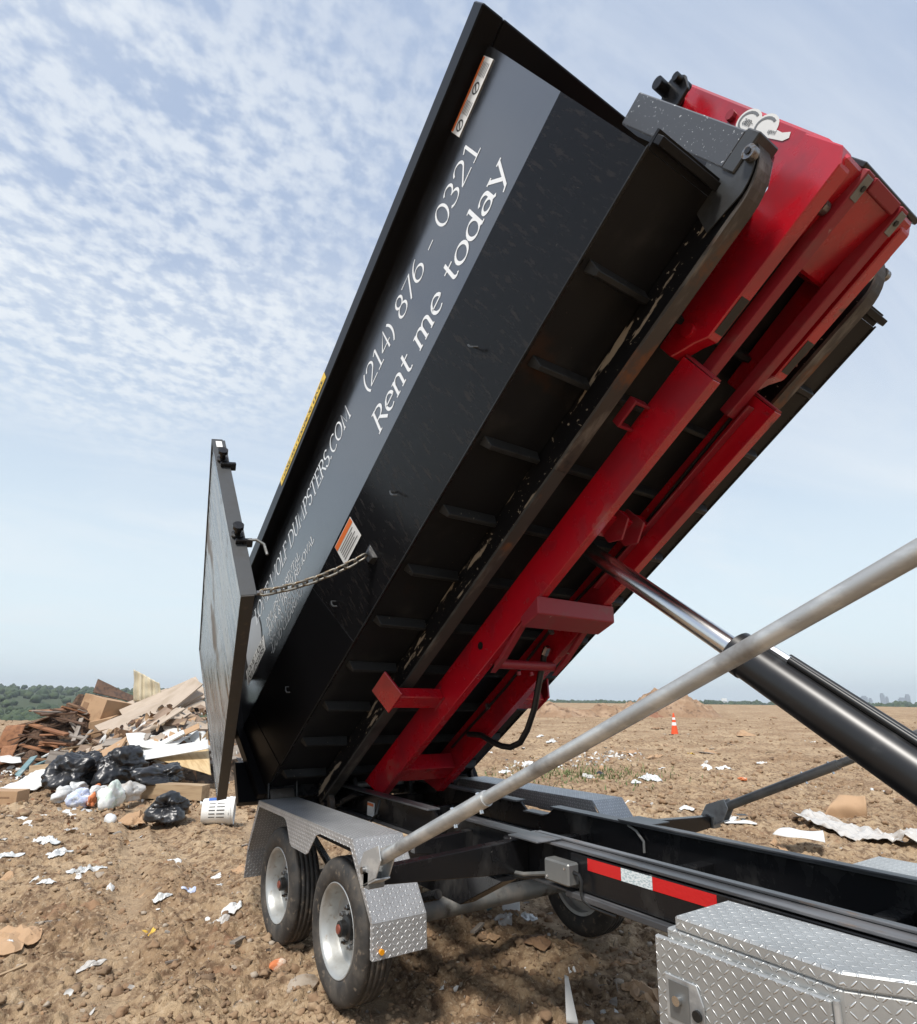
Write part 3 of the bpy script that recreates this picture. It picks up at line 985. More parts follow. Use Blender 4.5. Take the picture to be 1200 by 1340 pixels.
tp('heading_band', box(nb(), -0.985, -0.885, 0.6725, 0.6748, 0.885, 0.905), 'label_orange', st_)
tp('brake_hose', tube(nb(), [(-0.75, 0.66, 0.95), (-0.72, 0.62, 0.86), (-0.80, 0.60, 0.78), (-0.95, 0.60, 0.80)], 0.010, 8), 'black_rubber', smooth=True)

# electrics on the near rail
jb = tp('junction_box', box(nb(), 1.19, 1.36, 0.565, 0.639, 0.838, 0.938), 'grey_steel', bevel=0.008)
tp('lid_screw', lathe(nb(), [(0, .5622), (.006, .5624), (.006, .5648), (0, .565)], (1.215, 0, 0.86), 8), 'chrome', jb)
tp('lid_screw', lathe(nb(), [(0, .5622), (.006, .5624), (.006, .5648), (0, .565)], (1.335, 0, 0.915), 8), 'chrome', jb)
tp('cable', tube(nb(), [(-0.3, 0.54, 0.585), (-0.07, 0.60, 0.60), (0.18, 0.61, 0.64), (0.35, 0.62, 0.70), (0.62, 0.62, 0.785), (0.8, 0.58, 0.80), (1.0, 0.60, 0.815), (1.19, 0.60, 0.86)], 0.011, 8), 'grey_steel', smooth=True)
tp('cable', tube(nb(), [(0.35, 0.62, 0.69), (0.55, 0.60, 0.74), (0.80, 0.58, 0.775), (1.0, 0.60, 0.80), (1.19, 0.61, 0.85)], 0.009, 8), 'black_rubber', smooth=True)
tp('cable', tube(nb(), [(1.36, 0.60, 0.90), (1.395, 0.60, 0.895), (1.41, 0.60, 0.87), (1.405, 0.60, 0.83), (1.42, 0.60, 0.795), (1.46, 0.61, 0.775), (1.6, 0.62, 0.77)], 0.009, 8), 'black_rubber', smooth=True)
tp('cable', tube(nb(), [(0.98, 1.44, 0.97), (1.05, 1.43, 0.95), (1.10, 1.43, 0.90), (1.10, 1.43, 0.84)], 0.008, 8), 'grey_steel', smooth=True)
for (x0, x1, mm) in ((1.415, 1.615, 'tape_red'), (1.617, 1.785, 'tape_white'), (1.787, 2.085, 'tape_red')):
    tp('reflective_tape', box(nb(), x0, x1, 0.6375, 0.6392, 0.915, 0.968), mm, label='red reflective tape' if mm == 'tape_red' else 'white reflective tape')

# fenders ------------------------------------------------------------
FP = [(-1.70, 0.30), (-1.66, 0.52), (-1.455, 0.915), (0.285, 0.930), (0.57, 0.578), (0.585, 0.412)]
for s_ in (0, 1):
    f = (lambda y: y) if not s_ else mir
    y0, y1 = sorted((f(-0.04), f(0.275)))
    bm = nb()
    th = 0.006
    P_ = FP
    inn = [(-1.694, 0.30), (-1.653, 0.518), (-1.450, 0.908), (0.281, 0.923), (0.563, 0.575), (0.578, 0.412)]
    prism(bm, P_ + inn[::-1], y0, y1)
    dz = Matrix.Translation((0, 0, 0.06 if s_ else 0.0))
    bmesh.ops.transform(bm, matrix=dz, verts=bm.verts)
    fo = tp('fender', bm, 'tread_plate', uv=True)
    if s_:
        bm = prism(nb(), [(-1.45, 0.80), (0.36, 0.80), (0.283, 0.928), (-1.453, 0.913)], y0 - 0.005, y0 - 0.001)
        bmesh.ops.transform(bm, matrix=dz, verts=bm.verts)
        tp('inner_skirt', bm, 'tread_plate', fo, uv=True)
    sk = [(-1.655, 0.52), (-1.455, 0.914), (0.285, 0.929), (0.569, 0.578), (0.584, 0.412), (0.556, 0.412), (0.542, 0.572),
          (0.262, 0.880), (-0.18, 0.878), (-0.24, 0.862), (-0.36, 0.735), (-0.40, 0.72), (-0.66, 0.72), (-0.70, 0.735), (-0.80, 0.86), (-0.85, 0.876), (-1.43, 0.87), (-1.625, 0.52)]
    a, b = (y0 - 0.005, y0 - 0.001) if not s_ else (y1 + 0.001, y1 + 0.005)
    bm = prism(nb(), sk, a, b)
    bmesh.ops.transform(bm, matrix=dz, verts=bm.verts)
    tp('skirt', bm, 'tread_plate', fo, uv=True)
    yl = f(0.0)
    lamp = tp('marker_light', tube(nb(), [(0.585, yl, 0.45), (0.600, yl, 0.45)], 0.014, 14), 'lens_amber', fo, smooth=True)
    a, b = sorted((f(0.0), f(0.12)))
    tp('tail_light', box(nb(), -1.725, -1.695, a, b, 0.56, 0.64), 'lens_red', fo, bevel=0.006)

# tarp arms ----------------------------------------------------------
ARM = Matrix.Translation((0.9385, 0, 0.964)) @ Matrix.Rotation(-rad(24.1), 4, 'Y')
for s_ in (0, 1):
    y = -0.239 if not s_ else W2 + 0.239
    T_ = lambda q: ARM @ Vector(q)
    a0 = tp('tarp_arm', tube(nb(), [T_((0.06, y, 0)), T_((0.93, y, 0))], 0.0285, 20), 'galvanised' if not s_ else 'grey_steel', smooth=True)  # far arm and extension use darker steel: their shade is put into the colour
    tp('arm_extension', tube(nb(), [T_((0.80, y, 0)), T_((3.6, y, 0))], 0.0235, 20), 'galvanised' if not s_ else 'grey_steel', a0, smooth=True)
    for L_ in (0.70, 0.88):
        tp('clamp_bolt', tube(nb(), [T_((L_, y, -0.040)), T_((L_, y, 0.034))], 0.007, 8), 'chrome', a0)
    for dy in (-0.036, 0.030):
        bm = nb()
        prism(bm, [(-0.10, -0.075), (0.06, -0.075), (0.13, -0.02), (0.13, 0.045), (-0.02, 0.055), (-0.10, 0.0)], y + dy, y + dy + 0.006)
        bmesh.ops.transform(bm, matrix=ARM, verts=bm.verts)
        tp('bracket_plate', bm, 'galvanised', a0, bevel=0.002)
    bm = nb()
    prism(bm, [(-0.10, -0.083), (0.06, -0.083), (0.06, -0.0765), (-0.10, -0.0765)], y - 0.036, y + 0.036)
    bmesh.ops.transform(bm, matrix=ARM, verts=bm.verts)
    tp('bracket_plate', bm, 'galvanised', a0)
    tp('pivot_pin', tube(nb(), [T_((-0.04, y - 0.05, -0.02)), T_((-0.04, y + 0.06, -0.02))], 0.016, 12), 'nut_steel', a0, smooth=True)
    f = (lambda v: v) if not s_ else mir
    tp('outrigger', prism(nb(), [(f(-0.19), 0.862), (f(-0.19), 0.935), (f(0.683), 0.972), (f(0.683), 0.80), (f(0.45), 0.815)], 0.88, 0.94, 'x'), 'frame_black', bevel=0.004)
    a, b = sorted((f(0.55), f(0.745)))
    tp('outrigger_cap', box(nb(), 0.93, 1.16, a, b, 0.9945, 1.002), 'flange_worn', bevel=0.002)
    a, b = sorted((f(-0.275), f(-0.19)))
    tp('end_tab', box(nb(), 0.90, 0.955, a, b, 0.858, 0.93), 'grey_steel', bevel=0.004)

# tool boxes ----------------------------------------------------------
for s_ in (0, 1):
    f = (lambda v: v) if not s_ else mir
    body = [(2.12, f(0.285)), (2.680, f(0.285)), (3.16, f(0.625)), (2.12, f(0.60))]
    lidp = [(2.155, f(0.285)), (2.685, f(0.282)), (3.17, f(0.628)), (2.155, f(0.602))]
    tb = tp('toolbox', prism(nb(), body, 0.46, 0.930, 'z'), 'box_plate', uv=True, bevel=0.006)
    tp('lid', prism(nb(), lidp, 0.9315, 0.974, 'z'), 'box_plate', tb, uv=True, bevel=0.006)
    a2, b2 = sorted((f(0.262), f(0.283)))
    dr = tp('door', box(nb(), 2.085, 2.66, a2, b2, 0.45, 0.902), 'box_plate', tb, uv=True, bevel=0.005)
    a3, b3 = sorted((f(0.247), f(0.2615)))
    tp('hinge', tube(nb(), [(2.672, f(0.270), 0.47), (2.672, f(0.270), 0.905)], 0.009, 10), 'galvanised', tb, smooth=True)
    a3, b3 = sorted((f(0.2555), f(0.2610)))
    tp('latch_plate', prism(nb(), [(2.125, 0.655), (2.245, 0.655), (2.268, 0.70), (2.268, 0.745), (2.245, 0.80), (2.125, 0.80)], a3, b3), 'galvanised', tb, bevel=0.003)
    a3, b3 = sorted((f(0.2530), f(0.2550)))
    tp('latch_well', box(nb(), 2.140, 2.215, a3, b3, 0.675, 0.785), 'grey_steel', tb)
    tp('lock_barrel', tube(nb(), [(2.175, f(0.254), 0.735), (2.175, f(0.238), 0.735)], 0.015, 14), 'chrome', tb, smooth=True)
    tp('latch_bumper', tube(nb(), [(2.245, f(0.254), 0.715), (2.245, f(0.245), 0.715)], 0.016, 12), 'black_rubber', tb, smooth=True)
    tp('mount_bracket', box(nb(), 2.2, 2.6, *sorted((f(0.602), f(0.640))), 0.70, 0.83), 'frame_black')

# hydraulic cylinder --------------------------------------------------
ca, cb = Vector((1.02, YC, 2.66)), Vector((3.42, YC, 0.865))
cdir = (cb - ca).normalized()
side = Vector((0, 1, 0))
nrm = cdir.cross(side)
if nrm.z < 0:
    nrm = -nrm
cyl = tp('hydraulic_cylinder', tube(nb(), [ca + cdir * 1.24, ca + cdir * 2.93], 0.095, 40), 'cylinder_black', smooth=True)
tp('rod', tube(nb(), [ca, ca + cdir * 1.26], 0.052, 28), 'chrome', cyl, smooth=True)
tp('gland', tube(nb(), [ca + cdir * 1.215, ca + cdir * 1.225, ca + cdir * 1.30, ca + cdir * 1.305], [0.088, 0.101, 0.101, 0.096], 40), 'cylinder_black', cyl, smooth=True)
tp('oil_line', tube(nb(), [ca + cdir * q + nrm * 0.107 - side * 0.02 for q in (1.34, 1.5, 2.0, 2.5, 2.9)], 0.014, 10), 'black_rubber', cyl, smooth=True)
tp('oil_line', tube(nb(), [ca + cdir * q + nrm * 0.095 + side * 0.055 for q in (1.42, 1.6, 2.0, 2.5, 2.9)], 0.020, 10), 'black_rubber', cyl, smooth=True)
tp('fitting', tube(nb(), [ca + cdir * 1.33 + nrm * 0.107 - side * 0.02, ca + cdir * 1.36 + nrm * 0.107 - side * 0.02, ca + cdir * 1.38 + nrm * 0.107 - side * 0.02, ca + cdir * 1.46 + nrm * 0.107 - side * 0.02], [0.021, 0.021, 0.017, 0.017], 6), 'chrome', cyl)
tp('port_block', tube(nb(), [ca + cdir * 1.30 + nrm * 0.06, ca + cdir * 1.30 + nrm * 0.118], 0.026, 10), 'cylinder_black', cyl, smooth=True)
tp('cylinder_mount', box(nb(), 3.25, 3.6, YC - 0.16, YC + 0.16, 0.79, 0.92), 'frame_black', bevel=0.006)

# red hoist -----------------------------------------------------------
def hp(name, bm, m='red_paint', parent=None, **k):
    return tp(name, bm, m, parent, tilt=True, **k)


RB = 0.3016
for s_ in (-1, 1):
    y0, y1 = sorted((s_ * RB, s_ * (RB - 0.062)))
    b_ = hp('hoist_beam', prism(nb(), [(0.36, -0.17), (0.55, -0.405), (4.40, -0.405), (4.395, -0.165), (0.36, -0.165)], y0, y1), bevel=0.006)
    y2, y3 = sorted((s_ * (RB - 0.0625), s_ * (RB - 0.115)))
    hp('inner_flange', box(nb(), 2.95, 4.35, y2, y3, -0.300, -0.285), 'red_worn', b_, bevel=0.004)
    # upper sliding section, wider and higher
    y4, y5 = sorted((s_ * 0.335, s_ * 0.255))
    ub = hp('upper_beam', prism(nb(), [(4.47, -0.20), (4.53, -0.252), (5.30, -0.252), (5.36, -0.20), (5.36, 0.02), (4.36, -0.02), (4.36, -0.13), (4.42, -0.17)], y4, y5), bevel=0.006)
    y6, y7 = sorted((s_ * 0.195, s_ * 0.135))
    hp('inner_rail', box(nb(), 4.25, 5.35, y6, y7, -0.272, -0.20), 'red_worn', ub, bevel=0.005)
    y8, y9 = sorted((s_ * 0.190, s_ * 0.140))
    hp('wear_pad', box(nb(), 5.24, 5.335, y8, y9, -0.277, -0.2725), 'grey_steel', ub, bevel=0.002)
    hp('pad_bolt', tube(nb(), [(5.29, s_ * 0.16, -0.2775), (5.29, s_ * 0.16, -0.283)], 0.012, 8), 'cylinder_black', ub)
    ya, yb = sorted((s_ * 0.325, s_ * 0.265))
    hp('slot', box(nb(), 4.56, 4.74, ya, yb, -0.2545, -0.2525), 'cylinder_black', ub)
    hp('pivot_boss', tube(nb(), [(4.50, s_ * 0.335, -0.12), (4.50, s_ * 0.350, -0.12)], 0.036, 16), 'red_paint', ub, smooth=True)
    hp('end_cap', box(nb(), 4.402, 4.412, y0 + 0.004, y1 - 0.004, -0.40, -0.17), 'red_worn', b_)
    hp('pin_hole', tube(nb(), [(2.28, s_ * (RB + 0.0005), -0.27), (2.28, s_ * (RB + 0.004), -0.27)], 0.026, 16), 'cylinder_black', b_)
hp('guide_lug', box(box(box(nb(), 3.96, 3.975, -0.40, -0.302, -0.20, -0.14), 4.10, 4.115, -0.40, -0.302, -0.20, -0.14), 3.96, 4.115, -0.415, -0.40, -0.20, -0.14), 'red_worn', bevel=0.003)
# outward catch under the near sill, and its twin
for s_ in (-1, 1):
    a, b = sorted((s_ * 0.66, s_ * 0.302))
    ct_ = hp('sill_catch', box(nb(), 1.60, 1.73, a, b, -0.295, -0.215), bevel=0.005)
    bm = nb()
    pl = [(s_ * 0.655, -0.30), (s_ * 0.74, -0.12), (s_ * 0.755, -0.125), (s_ * 0.672, -0.31)]
    prism(bm, pl, 1.56, 1.78, 'x')
    hp('catch_plate', bm, 'red_paint', ct_, bevel=0.003)
hp('cross_bar', prism(nb(), [(2.70, -0.47), (2.86, -0.50), (2.92, -0.41), (2.72, -0.41)], -0.33, 0.33), 'red_worn', bevel=0.006)
hp('cross_bar', box(nb(), 0.72, 0.90, -0.238, 0.238, -0.38, -0.25), bevel=0.005)
hp('cross_bar', box(nb(), 3.35, 3.50, -0.238, 0.238, -0.30, -0.20), bevel=0.005)
for s_ in (-1, 1):
    y0, y1 = sorted((s_ * 0.295, s_ * 0.245))
    hp('cylinder_ear', prism(nb(), [(2.25, -0.47), (2.40, -0.47), (2.75, -0.409), (2.60, -0.409)], y0, y1), 'red_worn', bevel=0.004)
hp('cross_pipe', tube(nb(), [(2.30, -0.246, -0.43), (2.30, 0.246, -0.43)], 0.032, 16), 'red_worn', smooth=True)
hp('pipe_bolt', tube(nb(), [(2.26, -0.05, -0.455), (2.25, -0.05, -0.475)], 0.014, 10), 'red_worn')
hp('pipe_bolt', tube(nb(), [(2.26, 0.06, -0.455), (2.25, 0.06, -0.475)], 0.014, 10), 'red_worn')
hp('rod_clevis', prism(nb(), [(3.36, -0.20), (3.52, -0.20), (3.55, -0.36), (3.44, -0.42), (3.36, -0.36)], -0.075, -0.060), 'red_worn', bevel=0.003)
hp('rod_clevis', prism(nb(), [(3.36, -0.20), (3.52, -0.20), (3.55, -0.36), (3.44, -0.42), (3.36, -0.36)], 0.060, 0.075), 'red_worn', bevel=0.003)
# mast
ms = hp('mast', prism(nb(), [(4.95, -0.18), (5.34, -0.25), (5.375, -0.08), (5.415, 1.00), (5.30, 1.01), (5.24, 0.12), (5.12, 0.03), (4.95, 0.02)], -0.31, 0.31), bevel=0.012)
hp('mast_bolt', tube(nb(), [(5.335, -0.31, 0.52), (5.335, -0.335, 0.52)], 0.024, 8), 'red_worn', ms)
hp('mast_bolt', tube(nb(), [(5.36, -0.31, 0.985), (5.36, -0.34, 0.985)], 0.016, 8), 'seal_tan', ms)
hp('hinge_bolt', tube(nb(), [(5.17, -0.205, -0.215), (5.17, -0.245, -0.215)], 0.030, 10), 'nut_steel', ms)
hp('front_cross', box(nb(), 5.345, 5.37, -0.20, 0.335, -0.24, -0.11), 'cylinder_black', bevel=0.005)
hp('inner_cross', box(nb(), 5.30, 5.352, -0.115, 0.115, -0.268, -0.16), 'red_worn', bevel=0.004)
# sticker on the mast: white outline with script initials


def disc(bm, cs, ct, rs_, rt_, y, a0=0, a1=360):
    q = arcpts(cs, ct, rs_, rt_, a0, a1, 28)
    prism(bm, (q[:-1] if a1 - a0 == 360 else q), y - 0.0012, y)


def ringseg(bm, cx, cz, rs_, rt_, wd, a0, a1, y):
    prism(bm, arcpts(cx, cz, rs_ - wd, rt_ - wd, a0, a1, 14) + arcpts(cx, cz, rs_, rt_, a0, a1, 14)[::-1], y - 0.0006, y)


stk = nb()
disc(stk, 5.337, 0.395, 0.056, 0.076, -0.3115)
disc(stk, 5.339, 0.275, 0.056, 0.072, -0.3119)
prism(stk, [(5.32, 0.24), (5.345, 0.225), (5.340, 0.16), (5.352, 0.118), (5.330, 0.105), (5.312, 0.13), (5.305, 0.22)], -0.3135, -0.3123)
sk_ = hp('sticker', stk, 'label_white', ms)
for ct in (0.395, 0.275):
    lb = nb()
    ringseg(lb, 5.337, ct, 0.046, 0.064, 0.011, -35, 215, -0.3136 - (0.395 - ct) * 0.004)
    hp('sticker_letter', lb, 'dark_print', sk_)
# hydraulic hose hanging under the hoist
hs = tp('hydraulic_hose', tube(nb(), [(0.52, 1.25, 2.06), (0.478, 1.25, 2.00), (0.43, 1.25, 1.85), (0.37, 1.25, 1.65), (0.289, 1.25, 1.50), (0.21, 1.25, 1.41), (0.10, 1.25, 1.372), (0.0, 1.25, 1.375), (-0.105, 1.25, 1.395), (-0.25, 1.25, 1.44), (-0.42, 1.25, 1.44)], 0.022, 12), 'black_rubber', smooth=True)
tp('hose_fitting', tube(nb(), [(0.52, 1.25, 2.06), (0.487, 1.25, 2.01)], 0.028, 8), 'chrome', hs)


def turned(text, S0, T0, h, y, width=None, **k):
    bm = lettering(text, 0, 0, h, 0.0, width, **k)
    for v in bm.verts:
        x, yy_, z = v.co
        v.co = (z + S0, y + yy_, -x + T0)
    return bm


hp('sticker_letter', turned('am-', 5.322, 0.428, 0.036, -0.3142), 'dark_print', sk_)
hp('sticker_letter', turned('uperl', 5.322, 0.245, 0.020, -0.3142), 'dark_print', sk_)

for k, (y0, t0) in enumerate(((-0.225, -0.235), (-0.228, -0.285), (0.225, -0.24))):
    pts = [(0.95 + 0.3 * i, y0 + 0.004 * math.sin(i * 1.7 + k), t0 + 0.012 * math.sin(i * 1.1 + k)) for i in range(12)]
    hp('oil_hose', tube(nb(), pts, 0.011, 8), 'black_rubber', smooth=True)
    for i in (2, 5, 8):
        hp('hose_clip', box(nb(), 0.95 + 0.3 * i - 0.012, 0.95 + 0.3 * i + 0.012, y0 - 0.014, y0 + 0.014, t0 - 0.02, t0 + 0.02), 'grey_steel')
rwb = random.Random(3)
for s_ in (-1, 1):
    for (s0, s1, yy_, tt_) in ((2.70, 2.93, 0.3035, -0.407), (0.70, 0.92, 0.3035, -0.404), (1.59, 1.74, 0.3035, -0.300), (1.59, 1.74, 0.3035, -0.212)):
        pts = [(s0 + (s1 - s0) * i / 12, s_ * yy_, tt_ + rwb.uniform(-.002, .002)) for i in range(13)]
        hp('weld_bead', tube(nb(), pts, [0.006 + 0.002 * (i % 2) for i in range(13)], 6), 'red_worn')
# ------------------------------------------------------------------ dumpster (axes: s along the bed, y across, t up from its floor)
du = thing('roll_off_dumpster', 'black steel roll-off dumpster with white lettering, tipped up on the trailer', 'dumpster', (0, 0, 0))
du.matrix_world = HM


def dp(name, bm, m, parent=None, **k):
    return obj(name, bm, m, parent or du, **k)


def wallpanel(bm, y0, t0, y1, t1, s0, s1a, s1b, th):
    """sheet between (y0,t0) and (y1,t1), thickness th inwards; front edge leans from s1a to s1b"""
    sg = 1 if y0 < 0 else -1
    dy, dt = y1 - y0, t1 - t0
    L = math.hypot(dy, dt)
    ny, ntt = dt / L * sg * sg, -dy / L
    if sg < 0:
        ny, ntt = -dt / L, dy / L
    oy, ot = ny * th, ntt * th
    if (oy > 0) != (y0 < 0):
        oy, ot = -oy, -ot
    hexa(bm, [(s0, y0, t0), (s1a, y0, t0), (s1a, y0 + oy, t0 + ot), (s0, y0 + oy, t0 + ot),
              (s0, y1, t1), (s1b, y1, t1), (s1b, y1 + oy, t1 + ot), (s0, y1 + oy, t1 + ot)])
    bmesh.ops.recalc_face_normals(bm, faces=bm.faces)
    return bm


YB, YF, TB = 1.150, 1.012, 0.600
for g in (-1, 1):
    dp('upper_side', wallpanel(nb(), g * YB, TB + 0.0005, g * YB, 1.64, 0.0, 5.007, 5.075, 0.02), 'gloss_black', label='glossy upper side sheet with white lettering' if g < 0 else None)
    dp('lower_side', wallpanel(nb(), g * YF, 0.0, g * YB, TB - 0.0005, 0.0, 4.976, 5.007, 0.02), 'dusty_black', label='dusty tapered lower side sheet' if g < 0 else None)
    y0, y1 = sorted((g * 1.262, g * 1.120))
    dp('top_rail', box(nb(), -0.05, 5.205, y0, y1, 1.625, 1.768), 'rail_black', bevel=0.008)
    # doubler plates at the back corner
    for (se, th) in ((0.27, 0.009), (1.80, 0.0045)):
        bm = nb()
        sg = -g
        ny, ntt = 0.975 * -g * -1, -0.22
        off = th
        oy, ot = g * 0.975 * off, -0.224 * off
        hexa(bm, [(0.0, g * (YF + 0.002) + oy, 0.004 + ot), (se + 0.12, g * (YF + 0.002) + oy, 0.004 + ot), (se + 0.12, g * YF, 0.004), (0.0, g * YF, 0.004),
                  (0.0, g * YB + oy, TB - 0.02 + ot), (se, g * YB + oy, TB - 0.02 + ot), (se, g * YB, TB - 0.02), (0.0, g * YB, TB - 0.02)])
        bmesh.ops.recalc_face_normals(bm, faces=bm.faces)
        dp('corner_plate', bm, 'rail_black', bevel=0.002)
    # edge strip where the side meets the floor
    y0, y1 = sorted((g * 1.015, g * 1.007))
    dp('floor_seam', box(nb(), 0.0, 4.985, y0, y1, -0.004, 0.004), 'rib_lit_black')
    # rear corner post follows the bent side
    dp('rear_post', prism(nb(), [(g * 1.22, 1.62), (g * 1.22, 0.58), (g * 1.08, -0.05), (g * 0.95, -0.05), (g * 1.10, 0.60), (g * 1.10, 1.62)], -0.06, 0.03, 'x'), 'rail_black', bevel=0.006)
    for t_ in (-0.06, 0.55, 1.20):
        ya_, yb_ = sorted((g * (1.22 if t_ < 0 else 1.41), g * (1.02 if t_ < 0 else 1.19)))
        dp('hinge_bracket', box(nb(), -0.13, -0.062, ya_, yb_, t_, t_ + 0.36), 'rail_black', bevel=0.006)
    # long sill with a turned-up nose
    nose = [(0.02, -0.160), (5.0, -0.160)] + [(5.02 + 0.215 * math.sin(rad(q)), 0.055 - 0.215 * math.cos(rad(q))) for q in range(5, 96, 10)] + [(5.232, 0.10), (5.10, 0.10), (5.02, -0.004), (0.02, -0.004)]
    y0, y1 = sorted((g * 0.584, g * 0.502))
    sl = dp('sill', prism(nb(), nose, y0, y1), 'sill_black', bevel=0.003)
    y2, y3 = sorted((g * 0.587, g * 0.499))
    arc_o = [(5.0 + 0.24 * math.sin(rad(q)), 0.058 - 0.24 * math.cos(rad(q))) for q in range(0, 91, 9)]
    arc_i = [(5.02 + 0.217 * math.sin(rad(q)), 0.055 - 0.217 * math.cos(rad(q))) for q in range(90, -1, -9)]
    dp('wear_shoe', prism(nb(), [(3.62, -0.182)] + arc_o + arc_i + [(3.62, -0.1625)], y2, y3), 'rusty_shoe', sl, label='rusty front length of the runner')
    dp('wear_shoe', box(nb(), 0.06, 3.618, y2, y3, -0.182, -0.1625), 'worn_shoe', sl)
    dp('nose_plate', prism(nb(), [(4.86, -0.12), (5.02, -0.155)] + [(5.02 + 0.213 * math.sin(rad(q)), 0.055 - 0.213 * math.cos(rad(q))) for q in range(5, 96, 10)] + [(5.20, 0.14), (5.08, 0.14), (4.9, 0.0)], g * 0.594, g * 0.6005), 'nose_grey', sl)
    # front post
    y4, y5 = sorted((g * 0.605, g * 0.475))
    ps = dp('front_post', box(nb(), 5.085, 5.235, y4, y5, 0.03, 0.90), 'speckled_grey', bevel=0.006)
    dp('post_foot', box(nb(), 5.082, 5.245, y4 - 0.006, y5 + 0.006, -0.055, 0.028), 'nose_grey', ps, bevel=0.006)
    dp('nose_pin', tube(nb(), [(5.165, g * 0.60, -0.085), (5.165, g * 0.635, -0.085)], 0.030, 14), 'nut_steel', ps, smooth=True)
    dp('pin_eye', tube(nb(), [(5.165, g * 0.635, -0.085), (5.165, g * 0.642, -0.085)], 0.014, 10), 'cylinder_black', ps)
    # rear ground roller
    ry = g * 0.90
    rl = dp('roller', lathe(nb(), [(0.0, -0.10), (0.082, -0.10), (0.088, -0.09), (0.088, 0.09), (0.082, 0.10), (0.0, 0.10)], (-0.02, ry, -0.075), 28), 'rusty_shoe', smooth=True)
    for e in (-0.125, 0.113):
        dp('roller_bracket', prism(nb(), [(-0.11, 0.03), (0.12, 0.03), (0.06, -0.11), (-0.04, -0.125), (-0.10, -0.06)], ry + e, ry + e + 0.012), 'frame_black', rl, bevel=0.003)
    gy = g * 0.535
    gr = dp('guide_wheel', lathe(nb(), [(0.035, -0.03), (0.092, -0.03), (0.098, -0.02), (0.098, 0.012), (0.085, 0.02), (0.035, 0.02)], (0.10, gy, -0.215), 28, closed=True), 'rusty_shoe', smooth=True)
    dp('wheel_stub', tube(nb(), [(0.10, gy - 0.06, -0.215), (0.10, gy + 0.06, -0.215)], 0.034, 14), 'frame_black', gr, smooth=True)
    # tarp hooks
    for k in range(5):
        s_ = 4.90 - 0.977 * k - 0.0
        tk_ = 0.292
        yk = g * (YF + (YB - YF) * tk_ / TB + 0.004)
        q = [(s_ - 0.02, yk, tk_ + 0.035), (s_ - 0.02, yk + g * 0.035, tk_ + 0.03), (s_ - 0.015, yk + g * 0.042, tk_ - 0.005), (s_ + 0.0, yk + g * 0.04, tk_ - 0.035), (s_ + 0.01, yk + g * 0.02, tk_ - 0.04)]
        if k:
            dp('tarp_hook', tube(nb(), q, 0.0055, 8), 'nose_grey', smooth=True)
dp('floor', box(nb(), 0.0, 4.975, -1.008, 1.008, 0.005, 0.020), 'floor_black')
bm = nb()
hexa(bm, [(4.956, -0.99, 0.021), (4.976, -0.99, 0.021), (4.976, 0.99, 0.021), (4.956, 0.99, 0.021), (4.985, -1.128, 0.6), (5.006, -1.128, 0.6), (5.006, 1.128, 0.6), (4.985, 1.128, 0.6)])
hexa(bm, [(4.985, -1.128, 0.601), (5.006, -1.128, 0.601), (5.006, 1.128, 0.601), (4.985, 1.128, 0.601), (5.05, -1.128, 1.64), (5.073, -1.128, 1.64), (5.073, 1.128, 1.64), (5.05, 1.128, 1.64)])
dp('front_wall', bm, 'gloss_black')
dp('top_rail', box(nb(), 5.055, 5.206, -1.119, 1.119, 1.627, 1.766), 'rail_black', bevel=0.008)
dp('front_lip', box(nb(), 5.0, 5.035, -1.0, -0.62, -0.045, 0.002), 'floor_black', bevel=0.003)
dp('front_lip', box(nb(), 5.0, 5.035, 0.62, 1.0, -0.045, 0.002), 'floor_black', bevel=0.003)
dp('front_apron', box(nb(), 4.977, 5.05, -1.0, 1.0, 0.004, 0.02), 'floor_black')
dp('rear_beam', box(nb(), -0.05, 0.05, -1.02, 1.02, -0.10, 0.003), 'frame_black', bevel=0.006)
dp('hook_bar', tube(nb(), [(5.32, -0.50, 0.96), (5.32, -0.16, 0.96)], 0.032, 16), 'frame_black', smooth=True)
dp('hook_cheek', prism(nb(), [(5.24, 0.80), (5.36, 0.80), (5.405, 0.88), (5.395, 0.96), (5.33, 0.99), (5.24, 0.93)], -0.43, -0.41), 'frame_black', bevel=0.004)
dp('hook_cheek', prism(nb(), [(5.24, 0.80), (5.36, 0.80), (5.405, 0.88), (5.395, 0.96), (5.33, 0.99), (5.24, 0.93)], 0.41, 0.43), 'frame_black', bevel=0.004)
dp('cheek_pin', tube(nb(), [(5.375, -0.47, 0.89), (5.375, -0.36, 0.89)], 0.022, 10), 'frame_black', smooth=True)
# cable-stay and strut seen over the front corner
# ribs under the floor: one object each, with a folded top-hat section
rib_me = None
for i in range(10):
    s_ = 4.513 - 0.4705 * i
    for (ya, yb) in ((-0.965, -0.598), (-0.482, 0.482), (0.598, 0.965)):
        bm = nb()
        e = 0.03 if ya < -0.9 or yb > 0.9 else 0.0
        P_ = [(s_ - 0.030, 0.0045), (s_ - 0.013, -0.058), (s_ + 0.013, -0.058), (s_ + 0.030, 0.0045)]
        prism(bm, P_, ya, yb)
        for v in bm.verts:
            if v.co.z < -0.03 and e and abs(abs(v.co.y) - 0.965) < 1e-4:
                v.co.y -= math.copysign(e, v.co.y)
        dp('rib', bm, 'rib_lit_black', bevel=0.003)
